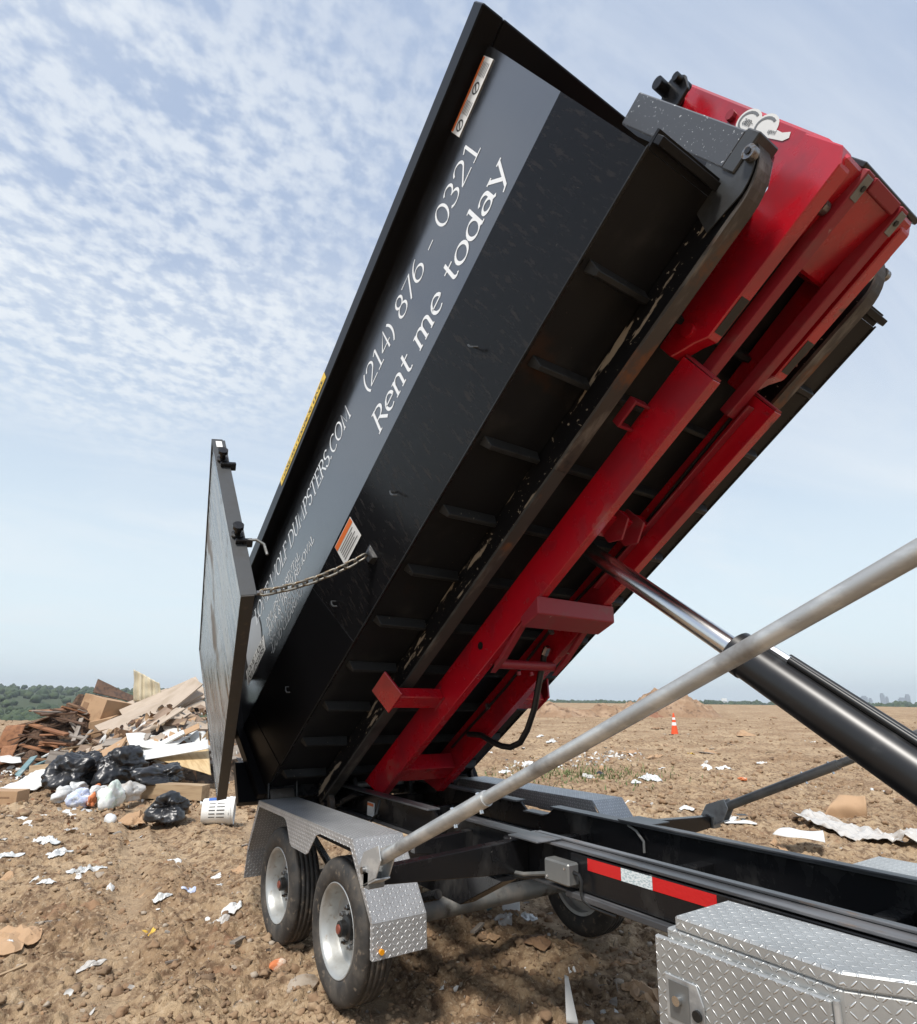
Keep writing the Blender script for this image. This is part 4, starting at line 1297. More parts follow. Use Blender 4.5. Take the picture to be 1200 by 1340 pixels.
# decals and lettering on the upper side
YW = -YB - 0.001
dp('lettering', lettering('LONE WOLF DUMPSTERS.COM', 0.62, 1.245, 0.168, YW, 2.26, thick=0.10, thin=0.045), 'white_print', label='white lettering LONE WOLF DUMPSTERS.COM')
dp('lettering', lettering('(214) 876 - 0321', 3.10, 1.130, 0.200, YW, 1.56, thick=0.090, thin=0.038), 'white_print', label='white lettering (214) 876 - 0321')
dp('lettering', lettering('Rent me today', 3.06, 0.720, 0.205, YW, 1.60, thick=0.105, thin=0.045), 'white_print', label='white lettering Rent me today')
for k, tx in enumerate(('-DUMPSTER RENTAL', '-JUNK & TRASH REMOVAL', '-SAND & GRAVEL', '-LAND CLEARING')):
    dp('lettering', lettering(tx, 0.83 + 0.012 * k, 1.015 - 0.104 * k, 0.078, YW, (0.87, 1.13, 0.76, 0.76)[k], thick=0.13, thin=0.075), 'grey_print' if k > 1 else 'white_print', label='white lettering ' + tx)
# oval emblem with a name plate
bm = nb()
ov = arcpts(0.50, 1.13, 0.24, 0.30, 0, 360, 36)[:-1]
ovi = arcpts(0.50, 1.13, 0.215, 0.272, 0, 360, 36)[:-1]
for i in range(36):
    j = (i + 1) % 36
    bm.faces.new([bm.verts.new((q[0], YW - 0.0006, q[1])) for q in (ov[i], ov[j], ovi[j], ovi[i])])
em = dp('emblem', bm, 'label_ink', label='oval outline emblem beside the lettering')
bm = nb()
bm.faces.new([bm.verts.new((q[0], YW - 0.0003, q[1])) for q in ovi])
dp('emblem_field', bm, 'grey_print', em)
bm = nb()
bm.faces.new([bm.verts.new((q[0], YW - 0.0010, q[1])) for q in ((0.24, 0.86), (0.76, 0.86), (0.76, 1.02), (0.24, 1.02))])
dp('name_plate', bm, 'label_white', em)
dp('plate_lettering', lettering('LONE WOLF', 0.27, 0.950, 0.055, YW - 0.001, 0.46, thick=0.2, thin=0.13), 'label_ink', em)
dp('plate_lettering', lettering('DUMPSTERS', 0.27, 0.875, 0.050, YW - 0.001, 0.46, thick=0.2, thin=0.13), 'label_ink', em)
# long warning label under the rail
wl = dp('warning_label', box(nb(), 4.63, 5.02, -1.1555, -1.1515, 1.455, 1.60), 'label_white', bevel=0.0015)
dp('heading_band', box(nb(), 4.635, 5.015, -1.1565, -1.1557, 1.572, 1.597), 'label_orange', wl)
for k in range(4):
    bm = nb()
    if k % 2 == 0:
        s0 = 4.645 + k * 0.095
        rr = arcpts(s0 + 0.035, 1.515, 0.032, 0.042, 0, 360, 16)[:-1]
        ri = arcpts(s0 + 0.035, 1.515, 0.023, 0.031, 0, 360, 16)[:-1]
        for i in range(16):
            j = (i + 1) % 16
            bm.faces.new([bm.verts.new((q[0], -1.1562, q[1])) for q in (rr[i], rr[j], ri[j], ri[i])])
        bm.faces.new([bm.verts.new((q[0], -1.1564, q[1])) for q in ((s0 + .012, 1.49), (s0 + .02, 1.485), (s0 + .058, 1.54), (s0 + .05, 1.545))])
    else:
        s0 = 4.64 + k * 0.095
        for r_ in range(5):
            bm.faces.new([bm.verts.new((q[0], -1.1562, q[1])) for q in ((s0, 1.475 + r_ * .02), (s0 + .07, 1.475 + r_ * .02), (s0 + .07, 1.482 + r_ * .02), (s0, 1.482 + r_ * .02))])
    dp('label_print', bm, 'label_ink', wl)
yl = dp('yellow_label', box(nb(), 1.86, 2.89, -1.2655, -1.2625, 1.68, 1.758), 'label_yellow')
bm = lettering('MAXIMUM LOADING LEVEL', 1.90, 1.70, 0.036, -1.266, 0.95, thick=0.2, thin=0.12)
dp('label_print', bm, 'label_ink', yl)


def on_low(s, t, off):
    y = -(YF + (YB - YF) * t / TB)
    return (s, y - off * 0.975, t - off * 0.224)


bm = nb()
bm.faces.new([bm.verts.new(on_low(s, t, 0.006)) for s, t in ((2.22, 0.40), (2.50, 0.40), (2.50, 0.575), (2.22, 0.575))])
cl_ = dp('caution_label', bm, 'label_white')
bm = nb()
bm.faces.new([bm.verts.new(on_low(s, t, 0.0080)) for s, t in ((2.225, 0.53), (2.495, 0.53), (2.495, 0.57), (2.225, 0.57))])
dp('heading_band', bm, 'label_orange', cl_)
bm = nb()
for r_ in range(5):
    bm.faces.new([bm.verts.new(on_low(s, t, 0.0080)) for s, t in ((2.25, 0.425 + r_ * .02), (2.47 - .03 * (r_ % 2), 0.425 + r_ * .02), (2.47 - .03 * (r_ % 2), 0.431 + r_ * .02), (2.25, 0.431 + r_ * .02))])
dp('label_print', bm, 'label_ink', cl_)

# swung-open tailgate -------------------------------------------------
SH, YH, PH, WG, T0, T1, DL = -0.079, -1.378, 0.1917, 2.378, -0.024, 1.507, -0.084
ex = Vector((math.cos(PH), -math.sin(PH), 0))
ez = Vector((0, DL, T1 - T0)).normalized()
ey = ez.cross(ex).normalized()      # towards the container
HG = (T1 - T0) * 1.0015
O_ = Vector((SH, YH, T0))
GM = Matrix(((ex.x, ey.x, ez.x, O_.x), (ex.y, ey.y, ez.y, O_.y), (ex.z, ey.z, ez.z, O_.z), (0, 0, 0, 1)))


def gp(name, bm, m, parent=None, **k):
    return obj(name, bm, m, parent or gate, M=GM, **k)


gate = None
gate = obj('tailgate', bx(0.012, WG - 0.012, 0.004, 0.012, 0.012, HG - 0.012), 'door_gloss', du, M=GM, label='glossy black tailgate swung open along the side')
for nm, b_ in (('gate_frame', (0.0, WG, -0.004, 0.070, 0.0, 0.011)), ('gate_frame', (0.0, WG, -0.004, 0.070, HG - 0.011, HG)), ('gate_frame', (0.0, 0.011, -0.004, 0.070, 0.0112, HG - 0.0112)), ('gate_frame', (WG - 0.011, WG, -0.004, 0.085, 0.0112, HG - 0.0112))):
    gp(nm, bx(*b_), 'door_edge_shaded' if b_[4] == 0.0 and b_[1] == WG and b_[0] == 0.0 else 'nose_grey', bevel=0.002)  # bottom member darker, the others greyer: shade and light put into colour
gp('added_gate_back', bx(0.012, WG - 0.012, 0.0125, 0.0165, 0.012, HG - 0.012), 'frame_black')  # black sheet added so the side reflects a dark inner gate face
for k in range(4):
    gp('gate_stiffener', bx(0.3 + 0.55 * k, 0.38 + 0.55 * k, 0.017, 0.068, 0.012, HG - 0.012), 'frame_black')
gp('reflector', bx(WG + 0.0005, WG + 0.003, 0.02, 0.06, HG - 0.10, HG - 0.03), 'label_white')
for zk in (HG - 0.26, 0.50):
    kn = gp('latch_knob', tube(nb(), [(WG + 0.0, 0.04, zk), (WG + 0.02, 0.04, zk), (WG + 0.022, 0.04, zk), (WG + 0.065, 0.04, zk), (WG + 0.066, 0.04, zk), (WG + 0.09, 0.04, zk)], [0.036, 0.036, 0.020, 0.020, 0.033, 0.033], 16), 'frame_black', smooth=True)
    gp('latch_tongue', bx(WG - 0.03, WG + 0.03, 0.02, 0.12, zk - 0.075, zk - 0.050), 'frame_black', kn, bevel=0.004)
gp('latch_handle', tube(nb(), [(WG + 0.02, 0.08, 0.44), (WG + 0.03, 0.14, 0.43), (WG + 0.02, 0.18, 0.40), (WG + 0.0, 0.19, 0.33)], 0.009, 8), 'grey_steel', smooth=True)
gp('chain_eye', tube(nb(), [(WG - 0.01, 0.086, 0.03), (WG - 0.01, 0.12, 0.03)], 0.014, 8), 'nut_steel')
for zk in (0.25, 1.25):
    gp('hinge_barrel', tube(nb(), [(-0.03, 0.05, zk - 0.09), (-0.03, 0.05, zk + 0.09)], 0.030, 14), 'frame_black', smooth=True)

# hold-back chain: every link is a piece
ch = bpy.data.objects.new('hold_back_chain', None)
C.objects.link(ch)
ch.parent = du
ch['label'] = 'steel chain from the side of the box to the tailgate corner'
A_ = Vector(on_low(2.48, 0.235, 0.05))
B_ = GM @ Vector((WG - 0.01, 0.115, 0.03))
lm = nb()
path = arcpts(0.026, 0, 0.020, 0.020, -90, 90, 5) + arcpts(-0.026, 0, 0.020, 0.020, 90, 270, 5)
ring = []
for i, q in enumerate(path):
    c0 = Vector((q[0], q[1], 0))
    pv, nx = path[i - 1], path[(i + 1) % len(path)]
    d = Vector((nx[0] - pv[0], nx[1] - pv[1], 0)).normalized()
    nn = Vector((-d.y, d.x, 0))
    ring.append([lm.verts.new(c0 + nn * math.cos(a) * 0.0080 + Vector((0, 0, 1)) * math.sin(a) * 0.0080) for a in (0, 1.05, 2.09, 3.14, 4.19, 5.24)])
for i in range(len(ring)):
    for k in range(6):
        lm.faces.new([ring[i][k], ring[i][(k + 1) % 6], ring[(i + 1) % len(ring)][(k + 1) % 6], ring[(i + 1) % len(ring)][k]])
bmesh.ops.recalc_face_normals(lm, faces=lm.faces)
link0 = obj('link', lm, 'chain_steel', ch, smooth='all')
span = (B_ - A_).length
nl = int(span * 1.01 / 0.0680)
sag = Vector((-math.sin(TILT), 0, -math.cos(TILT)))
prev = None
for i in range(nl):
    f = (i + 0.5) / nl
    q = A_.lerp(B_, f) + sag * 4 * f * (1 - f) * 0.035
    f2 = f + 0.01
    q2 = A_.lerp(B_, f2) + sag * 4 * f2 * (1 - f2) * 0.035
    d = (q2 - q).normalized()
    a, b = frame_of(d)
    if i % 2:
        a, b = b, -a
    o = link0 if i == 0 else link0.copy()
    if i:
        C.objects.link(o)
        o.parent = ch
    o.matrix_local = Matrix(((d.x, a.x, b.x, q.x), (d.y, a.y, b.y, q.y), (d.z, a.z, b.z, q.z), (0, 0, 0, 1)))
bm = nb()
for v in ((2.455, 0.30), (2.52, 0.30), (2.52, 0.18), (2.455, 0.18)):
    pass
hexa(bm, [on_low(2.455, 0.18, 0.0), on_low(2.52, 0.18, 0.0), on_low(2.52, 0.30, 0.0), on_low(2.455, 0.30, 0.0), on_low(2.465, 0.19, 0.045), on_low(2.51, 0.19, 0.03), on_low(2.51, 0.25, 0.03), on_low(2.465, 0.25, 0.045)])
bmesh.ops.recalc_face_normals(bm, faces=bm.faces)
dp('chain_slot', bm, 'frame_black', bevel=0.002)
# ------------------------------------------------------------------ where the rubbish lies (metres)
BOARDS = [
    ((-12.53, -0.27, 0.45), (-13.99, 1.93, 2.19), 0.3, 'trim_beige'),
    ((-13.47, -0.07, 0.86), (-14.14, 2.07, 1.93), 0.25, 'trim_beige'),
    ((-13.91, -0.2, 0.93), (-14.51, 1.79, 1.74), 0.34, 'trim_beige'),
    ((-12.06, 0.01, 0.51), (-12.94, 1.56, 1.44), 0.22, 'trim_beige'),
    ((-11.65, 0.19, 0.5), (-12.43, 1.81, 1.27), 0.25, 'trim_brown'),
    ((-15.04, 0.37, 1.27), (-15.03, 2.18, 2.2), 0.4, 'trim_beige'),
    ((-11.27, 0.88, 0.5), (-12.35, 1.96, 1.09), 0.3, 'trim_brown'),
    ((-12.53, 0.64, 0.84), (-12.78, 1.86, 1.17), 0.16, 'trim_brown'),
    ((-14.51, 0.16, 1.13), (-15.11, 1.55, 1.66), 0.2, 'trim_beige'),
    ((-14.26, 1.43, 1.52), (-14.46, 2.33, 1.94), 0.35, 'trim_beige'),
    ((-11.69, 1.24, 0.7), (-11.83, 1.92, 0.85), 0.3, 'wood_rust'),
    ((-13.12, -0.1, 0.66), (-14.24, 1.9, 1.52), 0.22, 'trim_beige'),
    ((-14.12, 0.14, 1.01), (-14.76, 2.22, 2.09), 0.2, 'trim_beige'),
    ((-12.72, -0.02, 0.59), (-13.38, 1.84, 1.32), 0.26, 'trim_beige'),
    ((-15.04, 0.81, 1.41), (-14.98, 2.26, 1.79), 0.25, 'trim_beige'),
    ((-12.54, 0.33, 0.73), (-13.47, 2.08, 1.53), 0.2, 'trim_brown'),
    ((-15.53, 0.31, 1.4), (-15.61, 1.55, 1.93), 0.3, 'trim_beige'),
    ((-12.95, 0.84, 0.94), (-13.84, 2.19, 1.63), 0.24, 'trim_beige'),
    ((-13.57, -0.27, 0.69), (-14.55, 0.86, 1.22), 0.2, 'trim_brown'),
]
SCRAPS = [
    ((-12.39, -0.59, 0.28), (-12.98, 0.13, 0.47), 0.1, 'wood_tan'),
    ((-13.22, -0.91, 0.59), (-13.6, -0.34, 0.65), 0.12, 'wood_tan'),
    ((-13.19, -0.88, 0.21), (-13.46, -0.71, 0.6), 0.09, 'wood_tan'),
    ((-12.95, -0.74, 0.21), (-13.39, -0.6, 0.6), 0.09, 'wood_tan'),
    ((-14.55, -0.68, 0.68), (-15.31, -0.53, 1.21), 0.1, 'wood_grey'),
    ((-14.1, -0.58, 0.61), (-14.37, -0.33, 0.95), 0.12, 'wood_grey'),
    ((-14.1, -1.25, 0.37), (-14.67, -0.91, 0.53), 0.1, 'white_panel'),
    ((-14.89, -1.31, 0.64), (-14.41, -0.77, 0.6), 0.18, 'wood_rust'),
    ((-13.64, -0.4, 0.9), (-14.1, 0.17, 1.01), 0.22, 'cardboard'),
    ((-12.8, -0.15, 0.51), (-13.29, 0.25, 0.81), 0.1, 'wood_dark'),
    ((-12.71, -1.71, 0.06), (-14.2, -1.43, 0.37), 0.14, 'teal_plastic'),
    ((-13.53, -1.47, 0.18), (-14.06, -1.16, 0.29), 0.2, 'teal_plastic'),
    ((-12.91, -1.53, 0.12), (-13.21, -0.91, 0.23), 0.05, 'wood_grey'),
]
SHEETS = {
    'white_a': [(-11.41, 0.09, 0.95), (-11.74, 1.77, 0.98), (-11.13, 1.69, 0.77), (-10.47, 0.27, 0.4)],
    'white_b': [(-10.51, 0.22, 0.65), (-10.32, 1.53, 0.88), (-9.81, 1.45, 0.73), (-9.98, 0.28, 0.53)],
    'white_c': [(-11.02, 0.27, 0.77), (-12.05, 1.21, 1.11), (-11.5, 1.61, 1.04), (-10.49, 0.74, 0.64)],
    'white_d': [(-10.77, -1.91, 0.08), (-12.32, -1.01, 0.26), (-11.65, -0.82, 0.21), (-10.25, -1.39, 0.08)],
    'white_e': [(-11.55, -1.61, 0.14), (-13.05, -1.2, 0.24), (-12.64, -1.04, 0.22), (-11.4, -1.33, 0.14)],
    'ply': [(-10.37, 0.46, 0.55), (-10.82, 1.66, 0.73), (-8.9, 1.33, 0.32), (-9.29, 1.04, 0.41)],
    'cream': [(-15.6, 0.66, 1.65), (-15.23, 1.32, 1.65), (-15.29, 1.23, 2.15), (-15.65, 0.58, 2.52)],
    'brown': [(-15.89, -0.32, 1.9), (-15.84, 0.63, 1.65), (-16.28, 0.79, 1.77), (-16.8, -0.19, 2.28)],
    'wplas': [(-16.16, -2.14, 0.35), (-15.97, -1.77, 0.41), (-14.7, -1.66, 0.24), (-14.93, -2.08, 0.24)],
}
BAGS = [
    ('bag_black', (-10.15, -0.84, 0.33), 1.06, 0.68),
    ('bag_black', (-9.95, -0.08, 0.45), 1.16, 0.8),
    ('bag_black', (-8.94, 0.49, 0.34), 1.08, 0.5),
    ('bag_black', (-6.2, 0.18, 0.2), 0.71, 0.45),
    ('bag_black', (-10.98, -0.59, 0.43), 0.61, 0.61),
    ('bag_white', (-9.0, -0.99, 0.11), 0.44, 0.26),
    ('bag_blue', (-8.26, -0.79, 0.13), 0.47, 0.29),
    ('bag_white', (-9.68, -0.77, 0.14), 0.41, 0.22),
    ('bag_green', (-7.78, -0.4, 0.19), 0.43, 0.41),
    ('bag_clear', (-8.28, -0.06, 0.18), 0.51, 0.31),
    ('orange_rag', (-8.09, -0.64, 0.11), 0.19, 0.19),
    ('bag_white', (-9.1, -0.48, 0.12), 0.32, 0.19),
    ('orange_rag', (-9.5, -0.46, 0.13), 0.19, 0.16),
    ('bag_white', (-7.59, -0.86, 0.03), 0.41, 0.1),
    ('bag_clear', (-9.15, -0.23, 0.18), 0.27, 0.19),
    ('bag_white', (-16.05, -1.95, 0.33), 0.66, 0.39),
]
LITTER = [
    ('bag_white', -5.38, -1.27, 0.41, 0.6),
    ('bag_white', -4.66, -1.17, 0.33, 0.5),
    ('bag_white', -4.79, -1.62, 0.29, 0.5),
    ('bag_white', -3.88, -0.96, 0.4, 0.35),
    ('bag_white', -3.48, -1.28, 0.21, 0.6),
    ('bag_white', -3.8, -1.34, 0.15, 0.6),
    ('paper_white', -7.16, -1.52, 0.21, 0.6),
    ('bag_clear', -6.02, -1.0, 0.2, 0.6),
    ('bag_white', -2.48, -0.49, 0.23, 0.4),
    ('bag_blue', -2.59, -0.25, 0.16, 0.6),
    ('paper_white', -1.85, -0.06, 0.19, 0.5),
    ('yellow_scrap', -1.8, -0.67, 0.11, 0.5),
    ('orange_rag', -0.77, -0.04, 0.13, 0.8),
    ('cardboard', -2.17, -1.5, 0.31, 0.8),
    ('wood_tan', -1.61, -1.51, 0.2, 0.12),
    ('paper_white', -0.78, -0.51, 0.06, 0.5),
    ('bag_clear', -1.75, -0.17, 0.14, 0.6),
    ('wood_grey', -1.17, -0.2, 0.16, 0.25),
    ('bag_clear', -1.51, -1.06, 0.2, 0.3),
    ('stone', -0.4, -0.01, 0.21, 0.5),
    ('stone', -3.56, -0.86, 0.1, 0.8),
    ('paper_white', 0.87, 1.29, 0.07, 0.8),
    ('paper_white', 0.94, 1.32, 0.05, 0.8),
    ('cardboard', 0.98, 1.59, 0.27, 0.7),
    ('cardboard', 0.78, 1.67, 0.19, 0.5),
    ('cardboard', 0.47, 1.96, 0.14, 0.7),
    ('bag_clear', -0.55, 1.7, 0.24, 0.5),
    ('cardboard_dark', -0.05, 1.6, 0.24, 0.6),
    ('cardboard', -0.3, 1.36, 0.13, 0.6),
    ('bag_white', -0.59, 1.98, 0.21, 0.6),
    ('teal_plastic', -0.87, 1.8, 0.17, 0.4),
    ('paper_white', -0.78, 1.42, 0.1, 0.7),
    ('paper_white', 0.41, 1.5, 0.05, 0.8),
    ('cardboard', 0.04, 1.89, 0.17, 0.4),
    ('paper_white', 0.1, 0.69, 0.04, 0.8),
    ('cardboard', -0.62, 1.03, 0.1, 0.6),
    ('wood_grey', -0.39, 1.32, 0.19, 0.2),
    ('bag_white', -5.38, 9.59, 0.83, 0.5),
    ('bag_white', -5.23, 8.96, 0.38, 0.6),
    ('paper_white', -6.08, 12.72, 1.17, 0.25),
    ('cardboard', -8.65, 16.8, 1.0, 0.3),
    ('yellow_scrap', -8.2, 15.12, 0.37, 0.6),
    ('wood_grey', -8.75, 16.61, 1.34, 0.12),
    ('paper_white', -5.72, 12.72, 0.57, 0.4),
    ('orange_rag', -4.4, 11.52, 0.24, 0.5),
    ('cardboard', -13.23, 26.53, 1.82, 0.3),
    ('cardboard_dark', -24.82, 50.41, 1.17, 0.4),
    ('paper_pink', -12.42, 15.18, 0.72, 0.4),
    ('bag_white', -16.8, 16.74, 0.47, 0.8),
    ('bag_white', -14.08, 14.86, 0.76, 0.5),
    ('paper_white', -11.25, 12.99, 1.5, 0.25),
    ('cardboard', -9.46, 13.74, 0.43, 0.9),
    ('wood_tan', -7.34, 11.46, 0.6, 0.2),
    ('cardboard', -8.44, 13.75, 0.9, 0.2),
    ('paper_white', -9.1, 9.34, 0.81, 0.4),
    ('paper_white', -8.42, 9.52, 0.78, 0.4),
    ('bag_white', -8.16, 7.81, 0.65, 0.5),
    ('bag_black', -6.63, 9.4, 0.53, 0.5),
    ('bag_clear', -6.22, 8.6, 0.33, 0.8),
    ('cardboard_dark', -17.99, 26.19, 0.82, 0.5),
    ('bag_black', -10.15, 20.31, 0.29, 0.6),
    ('bag_white', -1.94, 12.04, 0.47, 0.6),
    ('bag_white', -1.19, 11.52, 0.27, 0.6),
    ('cardboard_dark', -28.84, 48.7, 1.09, 0.4),
    ('paper_white', -2.86, 7.36, 0.37, 0.5),
    ('wood_grey', -4.69, 13.94, 0.19, 0.5),
    ('paper_white', -12.08, 10.35, 0.57, 0.5),
    ('cardboard', -0.77, 6.22, 0.28, 0.4),
]
# ------------------------------------------------------------------ rubbish builders
from mathutils import noise as mn
rng = random.Random(11)


def nz(v, sc, seed=0.0):
    return mn.noise(Vector((v[0] * sc + seed * 7.3, v[1] * sc + seed * 3.1, v[2] * sc + seed * 5.7)))


def plank_bm(L, wd, th, seed):
    r = random.Random(seed)
    bm = nb()
    n = 5
    rows = []
    bow = r.uniform(-0.02, 0.02) * L
    for i in range(n + 1):
        x = -L / 2 + L * i / n
        b = bow * (1 - (2 * i / n - 1) ** 2)
        j0, j1 = (r.uniform(-.08, .08) * wd if i in (0, n) else 0 for _ in range(2))
        rows.append([bm.verts.new((x + j0, -wd / 2, b - th / 2)), bm.verts.new((x + j1, wd / 2, b - th / 2)), bm.verts.new((x + j1, wd / 2, b + th / 2)), bm.verts.new((x + j0, -wd / 2, b + th / 2))])
    for i in range(n):
        for k in range(4):
            bm.faces.new([rows[i][k], rows[i][(k + 1) % 4], rows[i + 1][(k + 1) % 4], rows[i + 1][k]])
    bm.faces.new(rows[0][::-1])
    bm.faces.new(rows[-1])
    bmesh.ops.recalc_face_normals(bm, faces=bm.faces)
    return bm


def place_between(o, a, b, roll=0.0, hint=None):
    a, b = Vector(a), Vector(b)
    d = (b - a).normalized()
    side = Vector((0, 0, 1)).cross(d)
    side = side.normalized() if side.length > 1e-4 else Vector((0, 1, 0))
    upv = d.cross(side)
    if hint is not None:
        u2 = Vector(hint) - d * Vector(hint).dot(d)
        u2.normalize()
        s2 = u2.cross(d)
        q = (a + b) / 2
        o.matrix_world = Matrix(((d.x, s2.x, u2.x, q.x), (d.y, s2.y, u2.y, q.y), (d.z, s2.z, u2.z, q.z), (0, 0, 0, 1)))
        return
    s2 = side * math.cos(roll) + upv * math.sin(roll)
    u2 = d.cross(s2)
    q = (a + b) / 2
    o.matrix_world = Matrix(((d.x, s2.x, u2.x, q.x), (d.y, s2.y, u2.y, q.y), (d.z, s2.z, u2.z, q.z), (0, 0, 0, 1)))


def board(name, a, b, wd, th, m, label, cat, group=None, roll=0.0, seed=0, hint=None):
    o = obj(name, plank_bm((Vector(b) - Vector(a)).length, wd, th, seed), m)
    place_between(o, a, b, roll, hint)
    return tag(o, label, cat, group)


def sheet_bm(q, n=14, curl=0.05, ripple=0.0, rn=7, seed=0):
    q = [Vector(v) for v in q]
    bm = nb()
    nrm_ = (q[1] - q[0]).cross(q[3] - q[0]).normalized()
    g = []
    for i in range(n + 1):
        row = []
        for j in range(n + 1):
            u, v = i / n, j / n
            pt = (q[0] * (1 - u) + q[1] * u) * (1 - v) + (q[3] * (1 - u) + q[2] * u) * v
            h = curl * (nz(pt, 1.2, seed) + 0.5 * nz(pt, 3.0, seed + 2)) + ripple * math.sin(u * rn * 2 * math.pi)
            row.append(bm.verts.new(pt + nrm_ * h))
        g.append(row)
    for i in range(n):
        for j in range(n):
            bm.faces.new([g[i][j], g[i + 1][j], g[i + 1][j + 1], g[i][j + 1]])
    return bm


def lump_bm(w_, h_, d_, seed, sub=3, rough=0.25, crease=0.12, flat=True):
    bm = nb()
    bmesh.ops.create_icosphere(bm, subdivisions=sub, radius=1.0)
    for v in bm.verts:
        n = v.co.normalized()
        q = Vector((n.x + 0.35 * nz(n, 1.7, seed + 1), n.y + 0.35 * nz(n, 1.7, seed + 2), n.z * 1.3))
        k = 1 + rough * nz(n, 1.1, seed) * 1.8 - crease * (abs(nz(q, 2.4, seed + 4)) * 1.6 - 0.3) - crease * 0.7 * abs(nz(q, 5.5, seed + 9)) - crease * 0.15 * abs(nz(q, 11.0, seed + 6))
        k *= 1 - 0.22 * max(0, n.z) ** 2 * (1 + nz(n, 2.0, seed + 3))
        v.co = Vector((n.x * k * w_ / 2, n.y * k * d_ / 2, n.z * k * h_ / 2))
        if flat and v.co.z < -h_ * 0.30:
            v.co.z = -h_ * 0.30 - (abs(v.co.z) - h_ * 0.30) * 0.15
    return bm


def crumple_bm(w_, a, seed, height=0.22, n=16):
    """a thrown-down sheet: irregular outline, folds"""
    r = random.Random(seed)
    bm = nb()
    ph = [r.uniform(0, 6.28) for _ in range(4)]
    g = []
    for i in range(n + 1):
        row = []
        for j in range(n + 1):
            u, v = 2 * i / n - 1, 2 * j / n - 1
            # square to disc
            x = u * math.sqrt(1 - v * v / 2)
            y = v * math.sqrt(1 - u * u / 2)
            t = math.atan2(y, x)
            k = 1 + 0.22 * math.sin(2 * t + ph[0]) + 0.16 * math.sin(3 * t + ph[1]) + 0.10 * math.sin(5 * t + ph[2])
            p3 = (x, y, seed * 0.37)
            h = abs(nz(p3, 1.6, seed)) * 1.0 + abs(nz(p3, 3.7, seed + 3)) * 0.55 + abs(nz(p3, 8.0, seed + 5)) * 0.22
            edge = 1 - (x * x + y * y) * 0.75
            row.append(bm.verts.new((x * k * w_ / 2 + 0.06 * w_ * nz(p3, 3, seed + 7), y * k * w_ * a / 2 + 0.05 * w_ * nz(p3, 3, seed + 8), h * height * w_ * max(0.15, edge))))
        g.append(row)
    for i in range(n):
        for j in range(n):
            bm.faces.new([g[i][j], g[i + 1][j], g[i + 1][j + 1], g[i][j + 1]])
    return bm


# ------------------------------------------------------------------ heaps under the rubbish
def heap(name, cx, cy, rx, ry, h, rot, m, seed, n=46, lab=None, kind='stuff', bumps=0.25):
    bm = nb()
    rings = []
    for i in range(n + 1):
        rr = i / n
        ring = []
        for k in range(n * 2):
            t = 2 * math.pi * k / (n * 2)
            ox, oy = rr * rx * math.cos(t), rr * ry * math.sin(t)
            x = cx + ox * math.cos(rot) - oy * math.sin(rot)
            y = cy + ox * math.sin(rot) + oy * math.cos(rot)
            base = (1 - rr ** 1.6)
            z = gz(x, y) - 0.12 + h * base * (1 + bumps * 1.5 * nz((x, y, seed), 0.9, seed)) + h * bumps * (nz((x, y, 0), 2.3, seed) * 0.5 + nz((x, y, 0), 6, seed) * 0.3) * min(1, base * 3)
            ring.append(bm.verts.new((x, y, z)))
            if i == 0:
                break
        rings.append(ring)
    for k in range(n * 2):
        bm.faces.new([rings[0][0], rings[1][k], rings[1][(k + 1) % (n * 2)]])
    for i in range(1, n):
        for k in range(n * 2):
            bm.faces.new([rings[i][k], rings[i + 1][k], rings[i + 1][(k + 1) % (n * 2)], rings[i][(k + 1) % (n * 2)]])
    o = obj(name, bm, m, smooth='all')
    o['kind'] = kind
    if lab:
        o['label'] = lab
    return o


h1 = HF(-6.6, 15.2)
heap('debris_heap', h1.x, h1.y, 2.6, 2.2, 1.25, -0.6, 'debris_dark', 2.0, lab='dark mixed rubbish packed under the boards and sheets')
h2 = HF(-10.35, 16.9)
heap('mulch_heap', h2.x, h2.y, 1.75, 1.3, 1.75, -0.9, 'mulch', 5.0, lab='heap of shredded brown wood and bark', bumps=0.35)

# scrap lumber on the heap
mats_w = ['wood_dark', 'wood_brown', 'wood_rust', 'wood_grey', 'wood_dark', 'wood_brown']
for i in range(95):
    t = rng.uniform(0, 2 * math.pi)
    rr = math.sqrt(rng.uniform(0.04, 1.0))
    u, wd = -10.35 + 1.55 * rr * math.cos(t), 16.5 + 1.2 * rr * math.sin(t)
    z = 1.50 * (1 - rr ** 1.7) + rng.uniform(-0.02, 0.10)
    c0 = HF(u, wd, max(z, 0.06))
    L = rng.uniform(0.35, 1.5)
    out_ = Vector((math.cos(t), math.sin(t)))
    yaw = rng.gauss(0.1, 0.55)
    du_, dw_ = math.cos(yaw), math.sin(yaw)
    slope = -0.9 * rr * (du_ * out_.x + dw_ * out_.y) + rng.gauss(0, 0.12)
    d = (HF(du_, dw_, 0) - HF(0, 0, 0)) * L / 2
    d.z = slope * L / 2
    a, b = c0 - d, c0 + d
    a.z, b.z = max(a.z, 0.03), max(b.z, 0.03)
    board('scrap_board', a, b, rng.uniform(0.06, 0.17), rng.uniform(0.018, 0.045), mw := rng.choice(mats_w),
          '%s %s board in the heap of broken lumber' % ('long' if L > 0.95 else 'short', {'wood_dark': 'dark brown', 'wood_brown': 'mid brown', 'wood_rust': 'rust red', 'wood_grey': 'weathered grey'}[mw]), 'board',
          '%s %s boards on the shredded wood' % ('long' if L > 0.95 else 'short', mw[5:]), rng.uniform(-0.5, 0.5), i)
